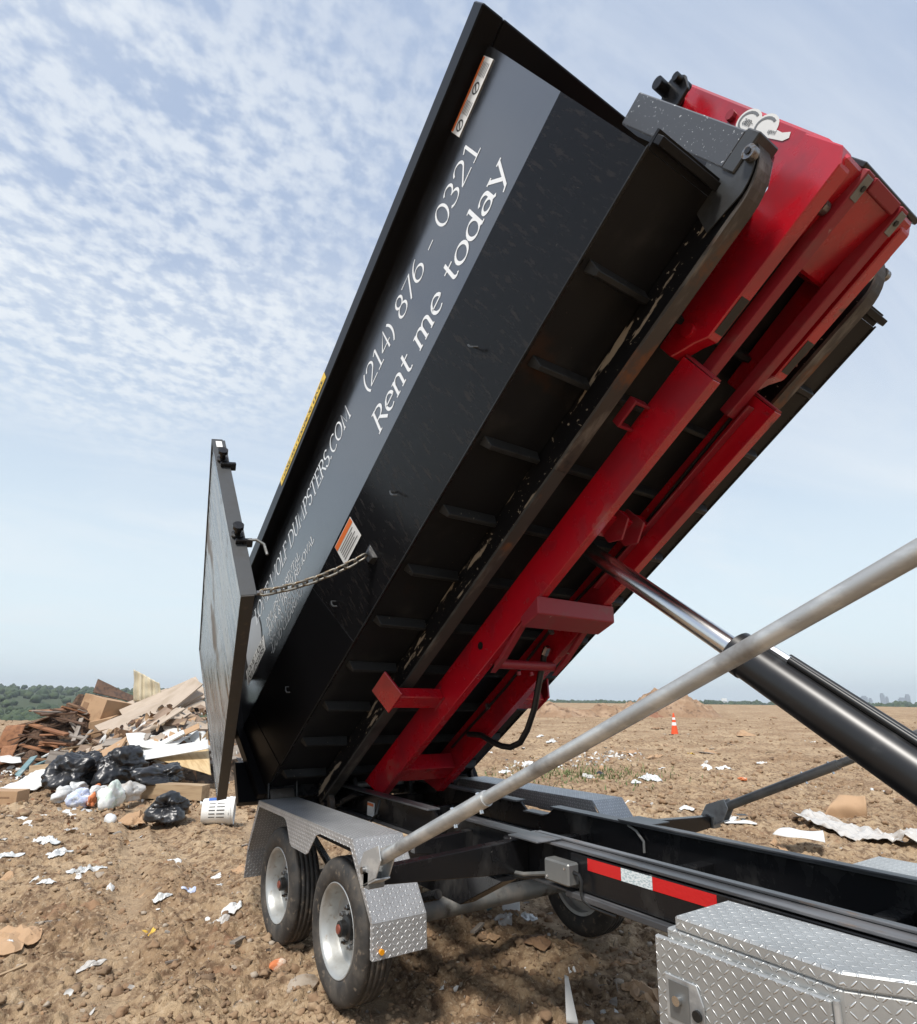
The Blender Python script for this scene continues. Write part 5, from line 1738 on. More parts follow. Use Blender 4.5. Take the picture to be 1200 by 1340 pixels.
for k, (u, wd, z, w_, h_) in enumerate(((-11.15, 15.6, 0.75, 0.42, 0.62), (-11.55, 15.5, 0.42, 0.4, 0.3), (-11.0, 15.3, 0.35, 0.32, 0.5), (-10.1, 15.5, 0.62, 0.4, 0.18))):
    q = [HF(u - w_ / 2, wd, z - h_ / 2), HF(u + w_ / 2, wd + 0.1, z - h_ / 2 + 0.08), HF(u + w_ / 2, wd + 0.25, z + h_ / 2), HF(u - w_ / 2, wd + 0.2, z + h_ / 2 - 0.05)]
    o = obj('bent_panel', sheet_bm(q, 10, 0.12, seed=k), 'wood_rust', smooth=True, solid=0.02)
    tag(o, 'bent reddish brown panel leaning on the lumber heap', 'panel', 'bent panels on the lumber heap')

# long boards and mouldings
lab_b = {'trim_beige': ('long pale beige door moulding lying slanted on the rubbish heap', 'beige mouldings on the heap'),
         'trim_brown': ('long brown board wedged among the beige mouldings', 'brown boards on the heap'),
         'wood_rust': ('orange brown board end behind the swung tailgate', None)}
for i, (a, b, wd, m) in enumerate(BOARDS):
    lb_, gp_ = lab_b[m]
    board('moulding' if m == 'trim_beige' else 'long_board', a, b, wd * 1.35, 0.05, m, lb_, 'board', gp_, 0, 200 + i, hint=HF(rng.uniform(-.3, .3), -1, 0) - HF(0, 0, 0) + Vector((0, 0, rng.uniform(0.5, 1.3))))
for i in range(64):
    t = rng.uniform(0, 6.28)
    rr = math.sqrt(rng.uniform(0.0, 0.95))
    u, wd = -6.75 + 2.1 * rr * math.cos(t), 14.4 + 1.7 * rr * math.sin(t)
    c0 = HF(u, wd, 1.15 * (1 - rr ** 1.7) + 0.05)
    L = rng.uniform(0.3, 1.3)
    a_ = rng.gauss(0.3, 0.5)
    d = (HF(math.cos(a_), math.sin(a_), 0) - HF(0, 0, 0)) * L / 2
    d.z = L / 2 * (rng.gauss(0.15, 0.3))
    mk = rng.choice(['trim_beige', 'trim_brown', 'cardboard', 'cardboard_dark', 'wood_grey', 'white_panel', 'wood_tan', 'trim_beige'])
    p0_, p1_ = c0 - d, c0 + d
    p0_.z, p1_.z = max(p0_.z, 0.05), max(p1_.z, 0.05)
    board('scrap_piece', p0_, p1_, rng.uniform(0.1, 0.38), rng.uniform(0.012, 0.04), mk, '%s scrap piece jammed among the mouldings' % {'trim_beige': 'beige', 'trim_brown': 'brown painted', 'cardboard': 'tan cardboard', 'cardboard_dark': 'dark cardboard', 'wood_grey': 'grey wooden', 'white_panel': 'white panel', 'wood_tan': 'pale wooden'}[mk],
          'board', 'scrap of %s among the mouldings' % mk.replace('_', ' '), 0, 500 + i, hint=HF(rng.uniform(-.6, .6), -1, 0) - HF(0, 0, 0) + Vector((0, 0, rng.uniform(0.4, 1.6))))
slabels = ['thin tan lath lying below the mouldings', 'tan crosspiece on top of two leaning laths', 'leaning tan lath propping the crosspiece', 'leaning tan lath propping the crosspiece',
           'grey stick standing below the cardboard boxes', 'short grey stick below the cardboard boxes', 'white strip lying at the foot of the lumber heap', 'orange brown plank at the foot of the lumber heap',
           'brown folded cardboard strip beside the cardboard box', 'dark stick poking out below the mouldings', 'teal plastic channel on end beside white sheets', 'teal plastic piece among the white sheets', 'thin grey lath across the white sheets']
for i, (a, b, wd, m) in enumerate(SCRAPS):
    board('lath' if wd < 0.15 else 'plank', a, b, wd, 0.03, m, slabels[i], 'board', 'leaning laths' if i in (2, 3) else None, -0.3, 300 + i)

slab = {'white_a': ('bent white foam sheet curling up at its end', 'white_panel', 0.10, 0), 'white_b': ('flat white panel strip lying over the plywood', 'white_panel', 0.02, 0),
        'white_c': ('white panel under the bent foam sheet', 'white_panel', 0.05, 0), 'white_d': ('ribbed white siding sheets lying on the ground beside the cardboard carton', 'white_panel', 0.03, 0.012),
        'white_e': ('small white ribbed sheet lying on the bigger siding', 'white_panel', 0.03, 0.010), 'ply': ('yellow plywood sheet sliding down from the heap', 'plywood', 0.02, 0),
        'cream': ('cream ribbed plastic sheet standing upright on top of the heap', 'cream_panel', 0.14, 0.035), 'brown': ('dark brown sheet propped behind the cardboard boxes', 'wood_dark', 0.03, 0),
        'wplas': ('white plastic film lying by the lumber heap', 'bag_white', 0.10, 0)}
for i, (k, q) in enumerate(SHEETS.items()):
    lb_, m, cu_, rp = slab[k]
    o = obj('sheet', sheet_bm(q, 18, cu_, rp, 5, seed=i + 3), m, smooth=True, solid=0.015)
    tag(o, lb_, 'sheet')


# cardboard boxes with flaps
def carton(cen, L, W_, H_, rz, rx, ry, label, m='cardboard', flaps=True, group=None):
    t = thing('cardboard_box', label, 'box', cen, group)
    t.rotation_euler = (rx, ry, rz)
    bm = nb()
    th = 0.012
    box(bm, -L / 2, L / 2, -W_ / 2, W_ / 2, 0, th)
    box(bm, -L / 2, L / 2, -W_ / 2, -W_ / 2 + th, th, H_)
    box(bm, -L / 2, L / 2, W_ / 2 - th, W_ / 2, th, H_)
    box(bm, -L / 2, -L / 2 + th, -W_ / 2 + th, W_ / 2 - th, th, H_)
    box(bm, L / 2 - th, L / 2, -W_ / 2 + th, W_ / 2 - th, th, H_)
    obj('carton_body', bm, m, t)
    if flaps:
        for s_ in (-1, 1):
            bm = nb()
            hexa(bm, [(-L / 2, s_ * W_ / 2, H_), (L / 2, s_ * W_ / 2, H_), (L / 2, s_ * W_ * 0.78, H_ + 0.16 * H_ * s_), (-L / 2, s_ * W_ * 0.78, H_ + 0.16 * H_ * s_),
                      (-L / 2, s_ * W_ / 2, H_ + 0.01), (L / 2, s_ * W_ / 2, H_ + 0.01), (L / 2, s_ * W_ * 0.78, H_ + 0.16 * H_ * s_ + 0.01), (-L / 2, s_ * W_ * 0.78, H_ + 0.16 * H_ * s_ + 0.01)])
            bmesh.ops.recalc_face_normals(bm, faces=bm.faces)
            obj('flap', bm, m, t)
    else:
        obj('lid_flap', bx(-L / 2, L / 2, -W_ / 2, -0.003, H_, H_ + 0.008), m, t)
        obj('lid_flap', bx(-L / 2, L / 2, 0.003, W_ / 2, H_, H_ + 0.008), m, t)
    return t


BA = -YAW
t = carton((-15.75, -0.10, 0.93), 1.0, 0.75, 0.80, rad(28), rad(-8), rad(10), 'large tan cardboard box sitting high on the rubbish heap', flaps=False)
obj('printed_panel', bx(-0.42, -0.18, -0.3805, -0.3775, 0.25, 0.60), 'cardboard_dark', t)
t2 = carton((-15.15, 0.10, 0.72), 0.55, 0.45, 0.50, rad(60), rad(10), rad(-12), 'smaller tan cardboard box tucked below the large one', flaps=False)
t3 = carton((-9.45, -1.95, 0.0), 0.95, 0.32, 0.20, rad(58), 0, 0, 'flat brown carton lying on the soil beside white siding', 'cardboard', flaps=False)
obj('printed_line', bx(-0.10, 0.36, -0.1635, -0.1612, 0.10, 0.125), 'cardboard_dark', t3)
o = obj('timber_beam', plank_bm(1.25, 0.26, 0.24, 5), 'wood_tan')
place_between(o, (-8.85, 0.12, 0.14), (-7.98, 1.05, 0.14))
tag(o, 'thick pale timber beam on the ground behind a black bag', 'beam')

# bags in the heap
blab = ['black bin bag slumped beside the white siding', 'large shiny black bin bag under the bent foam sheet', 'black bin bag spread behind the timber beam', 'full black bin bag alone on open ground beside the white bucket', 'small black bin bag standing up between two bigger ones',
        'small white plastic bag beside the blue one', 'pale blue and white plastic bag in front of the black bags', 'white plastic bag pressed against a black bag', 'knotted pale green plastic bag', 'clear plastic bag of rubbish behind the green bag', 'orange rag between the blue and green bags',
        'white plastic bag with orange rag on it', 'orange rag lying on a white bag', 'flat white plastic bag on the soil in front of the bags', 'small clear plastic bag between the black bags', 'pale plastic bag by the lumber heap']
for i, (m, q, w_, h_) in enumerate(BAGS):
    o = obj('bin_bag' if m == 'bag_black' else ('rag' if m == 'orange_rag' else 'plastic_bag'), lump_bm(w_ * (0.88 if m == 'bag_black' else 1.05), h_ * (1.05 if m == 'bag_black' else 1.25), w_ * 0.7, i * 1.7 + 0.3, 5 if m == 'bag_black' else 4, 0.36, 0.20), m, smooth='all')
    o.location = q
    o.rotation_euler = (0, 0, -0.6 + rng.uniform(-0.3, 0.3))
    tag(o, blab[i], 'rag' if m == 'orange_rag' else 'bag')

# bucket
bk = thing('plastic_bucket', 'white plastic bucket with blue label lying on its side below the tailgate', 'bucket', (-5.80, 0.80, 0.15))
bd = (HF(1, 0.25, 0) - HF(0, 0, 0)).normalized()
ay = Vector((0, 0, 1)).cross(bd).normalized()
bk.matrix_world = Matrix(((bd.x, ay.x, 0, -5.75), (bd.y, ay.y, 0, 0.74), (0, 0, 1, 0.175), (0, 0, 0, 1))) @ Matrix.Scale(1.14, 4)
obj('pail', lathe(nb(), [(0.0, -0.185), (0.140, -0.185), (0.146, -0.178), (0.158, 0.12), (0.166, 0.12), (0.166, 0.15), (0.160, 0.15), (0.162, 0.185), (0.152, 0.185), (0.150, 0.0), (0.138, -0.17), (0.0, -0.17)], (0, 0, 0), 36, 'x'), 'bucket_white', bk, smooth=True)
for (a0, a1, x0, x1, mm) in ((60, 120, -0.12, -0.03, 'bucket_blue'), (-20, 55, -0.10, 0.08, 'label_ink')):
    bm = nb()
    rows = 10 if mm == 'bucket_blue' else 10
    for r_ in range(rows):
        if mm == 'label_ink' and r_ % 2:
            continue
        A0, A1 = rad(a0 + (a1 - a0) * r_ / rows), rad(a0 + (a1 - a0) * (r_ + (1 if mm == 'bucket_blue' else 0.5)) / rows)
        for (xa, xb) in (((x0, x1),) if mm == 'bucket_blue' else ((x0, x0 + 0.07), (x0 + 0.09, x1))):
            rr0, rr1 = 0.1475 + (xa + 0.178) * 0.0403 + 0.002, 0.1475 + (xb + 0.178) * 0.0403 + 0.002
            bm.faces.new([bm.verts.new(v) for v in ((xa, -rr0 * math.cos(A0), rr0 * math.sin(A0)), (xb, -rr1 * math.cos(A0), rr1 * math.sin(A0)), (xb, -rr1 * math.cos(A1), rr1 * math.sin(A1)), (xa, -rr0 * math.cos(A1), rr0 * math.sin(A1)))])
    obj('label_patch', bm, mm, bk)
obj('wire_handle', tube(nb(), [(0.13, 0.166 * math.cos(q), -0.02 - 0.166 * math.sin(q) * 0.0 + 0.15 * math.sin(q)) for q in [k * math.pi / 10 for k in range(11)]], 0.004, 6), 'grey_steel', bk)
ca_ = obj('juice_carton', lump_bm(0.34, 0.20, 0.16, 3.3, 3, 0.05, 0.03), 'bag_white', smooth=True)
ca_.location = (-6.45, -0.52, 0.07)
tag(ca_, 'crushed white carton with faded print in front of the bags', 'carton')
o = obj('kraft_paper', crumple_bm(0.5, 0.6, 77, 0.35), 'cardboard', smooth=True, solid=0.003)
o.location = (-6.3, -0.22, 0.02)
o.rotation_euler = (0, 0, 0.4)
tag(o, 'crumpled brown kraft paper beside the lone black bag', 'paper')

# ------------------------------------------------------------------ loose litter on the soil
def zone(x, y):
    u, wd = site(x, y)
    if wd < 9 and u < -1:
        return 'open soil beside the trailer wheels'
    if wd < 7:
        return 'dark soil under the trailer'
    return 'field beyond the trailer'


lit = {'bag_white': ('plastic_film', 'thin white plastic film'), 'bag_clear': ('plastic_film', 'dirty clear plastic film'), 'bag_blue': ('plastic_film', 'pale blue plastic film'), 'bag_black': ('plastic_film', 'black plastic film'),
       'paper_white': ('paper_scrap', 'dirty white paper scrap'), 'paper_pink': ('paper_scrap', 'pink paper scrap'), 'cardboard': ('cardboard_piece', 'torn tan cardboard piece'),
       'cardboard_dark': ('cardboard_piece', 'wet dark cardboard piece'), 'wood_tan': ('wood_splinter', 'pale wood splinter'), 'wood_grey': ('wood_splinter', 'grey wood splinter'),
       'yellow_scrap': ('plastic_scrap', 'small yellow plastic scrap'), 'orange_rag': ('foam_chunk', 'white and orange foam chunk'), 'stone': ('stone', 'flat pale stone'), 'teal_plastic': ('plastic_scrap', 'small teal plastic scrap')}
for i, (m, x, y, w_, a) in enumerate(LITTER):
    nm, tx = lit[m]
    z = gh(x, y)
    zn = zone(x, y)
    yaw = YAW + math.pi / 2 + rng.uniform(-0.35, 0.35)
    if m in ('stone', 'orange_rag'):
        o = obj(nm, lump_bm(w_, w_ * 0.5 * a + 0.03, w_ * 0.8, i * 0.77, 2, 0.3, 0.15), m, smooth=True)
        o.location = (x, y, z + 0.02)
    elif m.startswith('wood'):
        o = obj(nm, plank_bm(w_, max(0.02, w_ * a), 0.015, i), m)
        o.location = (x, y, z + 0.03)
    elif m.startswith('cardboard'):
        bm = crumple_bm(w_, a * 1.5, i + 5, 0.16, 8)
        o = obj(nm, bm, m, solid=0.005)
        o.location = (x, y, z + 0.015)
    else:
        o = obj(nm, crumple_bm(w_ * rng.uniform(0.6, 0.85), a * rng.uniform(1.1, 1.8), i + 31, rng.uniform(0.14, 0.3) if m.startswith('bag') else 0.12, 22), m, smooth=True, solid=0.003)
        o.location = (x, y, z + 0.01)
    if nm in ('plastic_film', 'paper_scrap', 'cardboard_piece', 'plastic_scrap'):
        me_ = o.data
        cs_, sn_ = math.cos(yaw), math.sin(yaw)
        vv = np.array([v.co[:] for v in me_.vertices])
        wx, wy = x + vv[:, 0] * cs_ - vv[:, 1] * sn_, y + vv[:, 0] * sn_ + vv[:, 1] * cs_
        gq = ground_height(wx, wy)
        vv[:, 2] = vv[:, 2] + 0.55 * (gq - z) + 0.45 * np.maximum(gq - z, 0) - 0.008
        me_.vertices.foreach_set('co', vv.ravel())
        o.rotation_euler = (0, 0, yaw)
    else:
        o.rotation_euler = (rng.uniform(-.08, .08), rng.uniform(-.08, .08), yaw)
    tag(o, '%s on the %s' % (tx, zn), nm.replace('_', ' ').split()[-1] if nm != 'plastic_film' else 'plastic film', '%s, %s' % (tx, zn))

more = random.Random(21)
for i in range(64):
    if i < 40:
        wd = more.uniform(4.3, 9.5)
        u = -wd * more.uniform(0.30, 0.74)
    else:
        wd = more.uniform(10, 30)
        u = wd * more.uniform(0.08, 0.62)
    q = HF(u, wd)
    m = more.choice(['bag_white', 'paper_white', 'cardboard', 'bag_clear', 'wood_grey', 'wood_tan', 'stone', 'cardboard_dark', 'paper_white'])
    w_ = more.uniform(0.05, 0.17) * (1.0 if i < 40 else 2.0)
    nm, tx = lit[m]
    z = gh(q.x, q.y)
    yaw = more.uniform(0, 6.28)
    if m == 'stone':
        o = obj(nm, lump_bm(w_, w_ * 0.4, w_ * 0.8, i * 0.9, 2, 0.3, 0.15), m, smooth=True)
    elif m.startswith('wood'):
        o = obj(nm, plank_bm(w_ * 1.8, w_ * 0.2, 0.012, i), m)
    else:
        o = obj(nm, crumple_bm(w_, more.uniform(0.4, 0.9), i + 131, more.uniform(0.08, 0.25), 12), m, smooth=True, solid=0.003)
        cs_, sn_ = math.cos(yaw), math.sin(yaw)
        vv = np.array([v.co[:] for v in o.data.vertices])
        gq = ground_height(q.x + vv[:, 0] * cs_ - vv[:, 1] * sn_, q.y + vv[:, 0] * sn_ + vv[:, 1] * cs_)
        vv[:, 2] += gq - z - 0.006
        o.data.vertices.foreach_set('co', vv.ravel())
    o.location = (q.x, q.y, z + 0.006)
    o.rotation_euler = (0, 0, yaw)
    zn = zone(q.x, q.y)
    tag(o, 'small %s on the %s' % (tx.replace('small ', ''), zn), nm.replace('_', ' ').split()[-1] if nm != 'plastic_film' else 'plastic film', 'small %s, %s' % (tx, zn))

# larger loose pieces
o = obj('paper_sheet', sheet_bm([(0.86, 1.01, 0.0), (0.91, 1.05, 0.0), (0.835, 1.055, 0.20), (0.815, 1.045, 0.205)], 12, 0.10, seed=8), 'paper_white', smooth=True, solid=0.002)
tag(o, 'white paper sheet standing up out of the soil beside the toolbox', 'paper')
o = obj('paper_sheet', crumple_bm(0.16, 0.6, 5, 0.3), 'paper_white', smooth=True, solid=0.002)
o.location = (0.93, 1.10, gh(0.93, 1.10) + 0.01)
tag(o, 'small crumpled white paper at the foot of the standing sheet', 'paper')
o = obj('plastic_tag', bx(-0.075, 0.075, -0.004, 0.004, -0.06, 0.06), 'paper_white', bevel=0.004)
o.location = (-0.77, 1.95, gh(-0.77, 1.95) + 0.06)
o.rotation_euler = (rad(-30), 0, -YAW * 0 + rad(55))
tag(o, 'square white plastic tag on the soil under the trailer', 'tag')
sg = thing('printed_poster', 'white printed poster sheet lying behind the far tarp arm bracket', 'poster', (-1.95, 7.05, gh(-1.95, 7.05)))
sg.rotation_euler = (0, 0, rad(50))
obj('paper_face', crumple_bm(0.95, 0.75, 12, 0.08, 14), 'paper_white', sg, smooth=True, solid=0.003)
obj('printed_block', bx(0.10, 0.24, -0.12, 0.02, 0.085, 0.088), 'label_ink', sg)
for k, (x, y, w_, a, rz) in enumerate(((-1.05, 7.55, 0.75, 0.75, 0.4), (-0.62, 7.55, 0.8, 0.55, 0.2), (-0.15, 7.60, 0.95, 0.5, 0.1), (0.32, 7.50, 0.9, 0.5, 0.3))):
    pass
q = [(-1.25, 7.45, 0.03), (0.55, 7.25, 0.03), (0.62, 7.62, 0.05), (-1.15, 7.95, 0.05)]
bm = sheet_bm(q, 34, 0.0)
for v in bm.verts:
    p3 = v.co
    v.co.z = gh(p3.x, p3.y) + 0.02 + 0.16 * abs(nz(p3, 2.6, 3)) + 0.09 * abs(nz(p3, 6.5, 5)) + 0.04 * abs(nz(p3, 14, 5))
    v.co.y += 0.16 * nz(p3, 2.0, 9) - 0.15 * math.sin((p3.x + 1.2) * 1.7)
o = obj('plastic_film', bm, 'bag_clear', smooth=True, solid=0.003)
tag(o, 'long strip of dirty clear plastic film beside the brown cardboard', 'plastic film')
o = obj('paper_scrap', sheet_bm([(-0.78, 6.12, 0.06), (-0.25, 6.30, 0.05), (-0.45, 6.68, 0.18), (-0.70, 6.55, 0.14)], 14, 0.22, seed=6), 'paper_white', smooth=True, solid=0.003)
tag(o, 'stiff white paper propped on the clear plastic film', 'paper')
o = obj('cardboard_sheet', sheet_bm([(-1.25, 8.35, 0.06), (-0.75, 8.62, 0.06), (-0.80, 8.75, 0.40), (-1.10, 8.60, 0.42)], 14, 0.40, seed=2), 'cardboard', smooth=True, solid=0.008)
tag(o, 'curled brown cardboard standing up behind the clear plastic film', 'cardboard')
o = obj('cardboard_sheet', sheet_bm([(-1.40, 7.95, 0.14), (-0.62, 8.18, 0.10), (-0.50, 8.5, 0.10), (-1.2, 8.35, 0.10)], 10, 0.10, seed=4), 'cardboard_dark', smooth=True, solid=0.008)
tag(o, 'dark wet cardboard lying under the curled brown cardboard', 'cardboard')

# traffic cone
cx_, cy_ = -14.77, 23.3
cz_ = gh(cx_, cy_) + 0.01
cn = thing('traffic_cone', 'orange traffic cone with two white bands standing on the open field', 'cone', (cx_, cy_, cz_))
obj('base', bx(-0.2, 0.2, -0.2, 0.2, 0, 0.045), 'cone_base', cn, bevel=0.015)


def crad(z):
    return 0.165 - 0.135 * (z - 0.045) / 0.955


for (z0, z1, mm, nm) in ((0.046, 0.44, 'cone_orange', 'cone_body'), (0.44, 0.58, 'cone_white', 'white_band'), (0.58, 0.70, 'cone_orange', 'cone_body'), (0.70, 0.80, 'cone_white', 'white_band'), (0.80, 1.0, 'cone_orange', 'cone_body')):
    obj(nm, lathe(nb(), [(crad(z0), z0), (crad(z1), z1)], (0, 0, 0), 24, 'z'), mm, cn, smooth=True)
# ------------------------------------------------------------------ countless small stuff
def scatter(name, n, bases, pick, m, seed, kindlabel):
    """one mesh of many small stones; bases: list of (verts, faces)"""
    r = np.random.default_rng(seed)
    V, Fc, off = [], [], 0
    X, Y, sc = pick(r, n)
    Zs = ground_height(X, Y)
    for i in range(n):
        bv, bf = bases[i % len(bases)]
        e = Euler(r.uniform(0, 6.28, 3)).to_matrix()
        R3 = np.array(e)
        q = (bv @ R3.T) * sc[i] * np.array([1, 1, 0.75])
        q = q + np.array([X[i], Y[i], Zs[i] + sc[i] * 0.18])
        V.append(q)
        Fc.append(bf + off)
        off += len(bv)
    V = np.concatenate(V)
    Fc = np.concatenate(Fc)
    me = bpy.data.meshes.new(name)
    me.vertices.add(len(V))
    me.vertices.foreach_set('co', V.ravel())
    me.loops.add(Fc.size)
    me.loops.foreach_set('vertex_index', Fc.ravel())
    me.polygons.add(len(Fc))
    me.polygons.foreach_set('loop_start', np.arange(0, Fc.size, 3))
    me.polygons.foreach_set('loop_total', np.full(len(Fc), 3))
    me.update()
    for mm in (m if isinstance(m, list) else [m]):
        me.materials.append(MATS[mm])
    if isinstance(m, list):
        per = len(bases[0][1])
        me.polygons.foreach_set('material_index', np.repeat(r.integers(0, len(m), n), per).astype(np.int32))
    o = bpy.data.objects.new(name, me)
    C.objects.link(o)
    o['kind'] = 'stuff'
    o['label'] = kindlabel
    return o


def ico(sub, seed, rough=0.35):
    bm = nb()
    bmesh.ops.create_icosphere(bm, subdivisions=sub, radius=1.0)
    for v in bm.verts:
        n = v.co.normalized()
        v.co = n * (1 + rough * nz(n, 1.3, seed) * 1.5 + rough * 0.5 * nz(n, 3.5, seed))
    bv = np.array([v.co[:] for v in bm.verts])
    bf = np.array([[v.index for v in f.verts] for f in bm.faces])
    bm.free()
    return bv, bf


def wedge(rmin, rmax, smin, smax, pw=2.5, amax=0.84):
    def pick(r, n):
        th = r.uniform(-amax, amax, n)
        rr = rmin * (rmax / rmin) ** r.uniform(0, 1, n)
        X = CAM.x + rr * np.sin(th) * SY - rr * np.cos(th) * CYW
        Y = CAM.y + rr * np.sin(th) * CYW + rr * np.cos(th) * SY
        return X, Y, smin + (smax - smin) * r.uniform(0, 1, n) ** pw
    return pick


big = [ico(2, k * 1.3, 0.65) for k in range(6)]
crown = [ico(2, 40 + k * 1.3, 0.45) for k in range(6)]
small = [ico(1, 20 + k * 1.3, 0.5) for k in range(8)]
scatter('soil_clods', 2600, big, wedge(2.9, 14, 0.008, 0.042, 2.5), 'clod', 1, 'lumps of broken brown soil')
scatter('soil_crumbs', 17000, small, wedge(2.9, 18, 0.004, 0.020, 2.0), 'clod', 2, 'crumbs of broken brown soil')
scatter('field_clods', 3500, big, wedge(10, 60, 0.02, 0.085, 2.5), 'clod', 3, 'lumps of soil over the far field')
scatter('pebbles', 700, small, wedge(2.9, 16, 0.008, 0.030, 2.0), 'stone', 4, 'pale pebbles in the soil')
# tiny flat flecks of rubbish
fl = []
for k in range(6):
    rr_ = random.Random(k)
    n_ = 6
    pts = [(math.cos(2 * math.pi * i / n_) * rr_.uniform(0.5, 1.2), math.sin(2 * math.pi * i / n_) * rr_.uniform(0.3, 0.9), rr_.uniform(-.25, .35)) for i in range(n_)] + [(0, 0, 0.3)]
    fl.append((np.array(pts), np.array([[i, (i + 1) % n_, n_] for i in range(n_)])))
scatter('litter_flecks', 3600, fl, wedge(3.2, 60, 0.006, 0.045, 2.5), ['paper_white', 'cardboard', 'stone', 'bag_clear', 'wood_tan', 'wood_grey', 'stone'], 5, 'flecks of paper and plastic trodden into the soil')


straw = []
for k in range(5):
    rr_ = random.Random(50 + k)
    b_ = rr_.uniform(-.3, .3)
    straw.append((np.array([(-1.6, 0, 0), (0, b_ + .10, .12), (1.6, 0, .02), (0, b_ - .10, .10)]), np.array([[0, 1, 3], [1, 2, 3]])))
scatter('straw_bits', 2600, straw, wedge(3.0, 40, 0.010, 0.055, 2.0), ['wood_tan', 'trim_beige', 'wood_brown', 'cardboard', 'wood_grey'], 15, 'dry straw and splinters trodden into the soil')


def strip(r, n):
    u0 = r.uniform(1.2, 5.6, n)
    w0 = 17.2 + 0.9 * (u0 - 3) + r.normal(0, 0.8, n)
    return CAM.x + u0 * SY - w0 * CYW, CAM.y + u0 * CYW + w0 * SY, 0.02 + 0.09 * r.uniform(0, 1, n) ** 2


scatter('litter_strip', 480, fl, strip, ['paper_white', 'bag_clear', 'paper_white', 'cardboard'], 6, 'band of white litter scattered behind the far fender')


def leftpile(r, n):
    u0 = r.uniform(-9.5, -4.0, n)
    w0 = 10.6 + r.normal(0, 1.3, n) - 0.3 * (u0 + 7)
    return CAM.x + u0 * SY - w0 * CYW, CAM.y + u0 * CYW + w0 * SY, 0.012 + 0.06 * r.uniform(0, 1, n) ** 2


scatter('heap_litter', 900, fl, leftpile, ['wood_tan', 'wood_brown', 'cardboard', 'paper_white', 'wood_rust', 'cardboard_dark'], 7, 'small splinters and shreds round the rubbish heap')


def onheap(r, n):
    t = r.uniform(0, 6.28, n)
    q = np.sqrt(r.uniform(0, 1, n))
    u0, w0 = -7.6 + 3.6 * q * np.cos(t), 14.6 + 2.0 * q * np.sin(t)
    return CAM.x + u0 * SY - w0 * CYW, CAM.y + u0 * CYW + w0 * SY, 0.03 + 0.13 * r.uniform(0, 1, n) ** 1.5


hs_ = scatter('heap_shreds', 900, fl, onheap, ['wood_tan', 'wood_brown', 'cardboard', 'paper_white', 'wood_dark', 'cardboard_dark', 'trim_beige', 'bag_black'], 8, 'torn shreds of wood, card and film all over the rubbish heap')
cov = np.empty(len(hs_.data.vertices) * 3)
hs_.data.vertices.foreach_get('co', cov)
cov = cov.reshape(-1, 3)
uu, ww = site(cov[:, 0], cov[:, 1])
rq = np.clip(np.sqrt(((uu + 6.7) / 2.5) ** 2 + ((ww - 14.9) / 2.1) ** 2), 0, 1)
cov[:, 2] += 1.5 * (1 - rq ** 1.7)
hs_.data.vertices.foreach_set('co', cov.ravel())
# weeds
bm = nb()
rw = random.Random(4)
for i in range(900):
    bx0, by0 = -6.76 + rw.gauss(0, 0.9), 8.91 + rw.gauss(0, 1.1)
    bz0 = gh(bx0, by0) if i % 3 == 0 else bz0 if abs(bx0) > 99 else gh(bx0, by0)
    a = rw.uniform(0, 6.28)
    h_ = rw.uniform(0.04, 0.14)
    w_ = rw.uniform(0.008, 0.02)
    ln_ = rw.uniform(0.3, 1.0) * h_
    v0 = bm.verts.new((bx0 - math.sin(a) * w_, by0 + math.cos(a) * w_, bz0))
    v1 = bm.verts.new((bx0 + math.sin(a) * w_, by0 - math.cos(a) * w_, bz0))
    v2 = bm.verts.new((bx0 + math.cos(a) * ln_, by0 + math.sin(a) * ln_, bz0 + h_))
    bm.faces.new([v0, v1, v2])
o = obj('weeds', bm, 'weed')
o['kind'] = 'stuff'
o['label'] = 'low green weeds behind the far fender'

# ------------------------------------------------------------------ soil mounds on the field
for (x, y, hw, h, m, sd_) in ((-33.9, 33.4, 2.6, 1.15, 'mound_soil', 1), (-33.2, 35.6, 2.0, 0.95, 'mound_soil', 9), (-32.4, 38.2, 2.2, 1.2, 'mound_soil', 2), (-31.4, 41.2, 2.4, 0.9, 'mound_red', 3), (-31.6, 45.0, 4.9, 2.3, 'mound_soil', 4)):
    heap('dirt_mound', x, y, hw, hw * 0.8, h, YAW, m, sd_, 40, None, 'structure', 0.30)

# ------------------------------------------------------------------ distance: woods, sheds, towers
r = np.random.default_rng(9)


def woods(name, n, rmin, rmax, s0, s1, bases, seed, pw, amax=0.95):
    rg = np.random.default_rng(seed)
    th = rg.uniform(-0.95, amax, n)
    rr = rmin + (rmax - rmin) * rg.uniform(0, 1, n) ** pw
    X = CAM.x + rr * np.sin(th) * SY - rr * np.cos(th) * CYW
    Y = CAM.y + rr * np.sin(th) * CYW + rr * np.cos(th) * SY
    Zt = terrain(X, Y)
    V, Fc, off = [], [], 0
    for i in range(n):
        bv, bf = bases[i % len(bases)]
        s = s0 + (s1 - s0) * rg.uniform()
        a = rg.uniform(0, 6.28)
        R3 = np.array([[math.cos(a), -math.sin(a), 0], [math.sin(a), math.cos(a), 0], [0, 0, 1]])
        V.append((bv @ R3.T) * np.array([s, s, s * rg.uniform(0.8, 1.3)]) + np.array([X[i], Y[i], Zt[i] + s * 0.7]))
        Fc.append(bf + off)
        off += len(bv)
    V, Fc = np.concatenate(V), np.concatenate(Fc)
    me = bpy.data.meshes.new(name)
    me.from_pydata(V.tolist(), [], Fc.tolist())
    me.polygons.foreach_set('use_smooth', [True] * len(me.polygons))
    me.materials.append(MATS['forest'])
    o = bpy.data.objects.new(name, me)
    C.objects.link(o)
    o['kind'] = 'stuff'
    o['label'] = 'far wooded hills along the horizon'


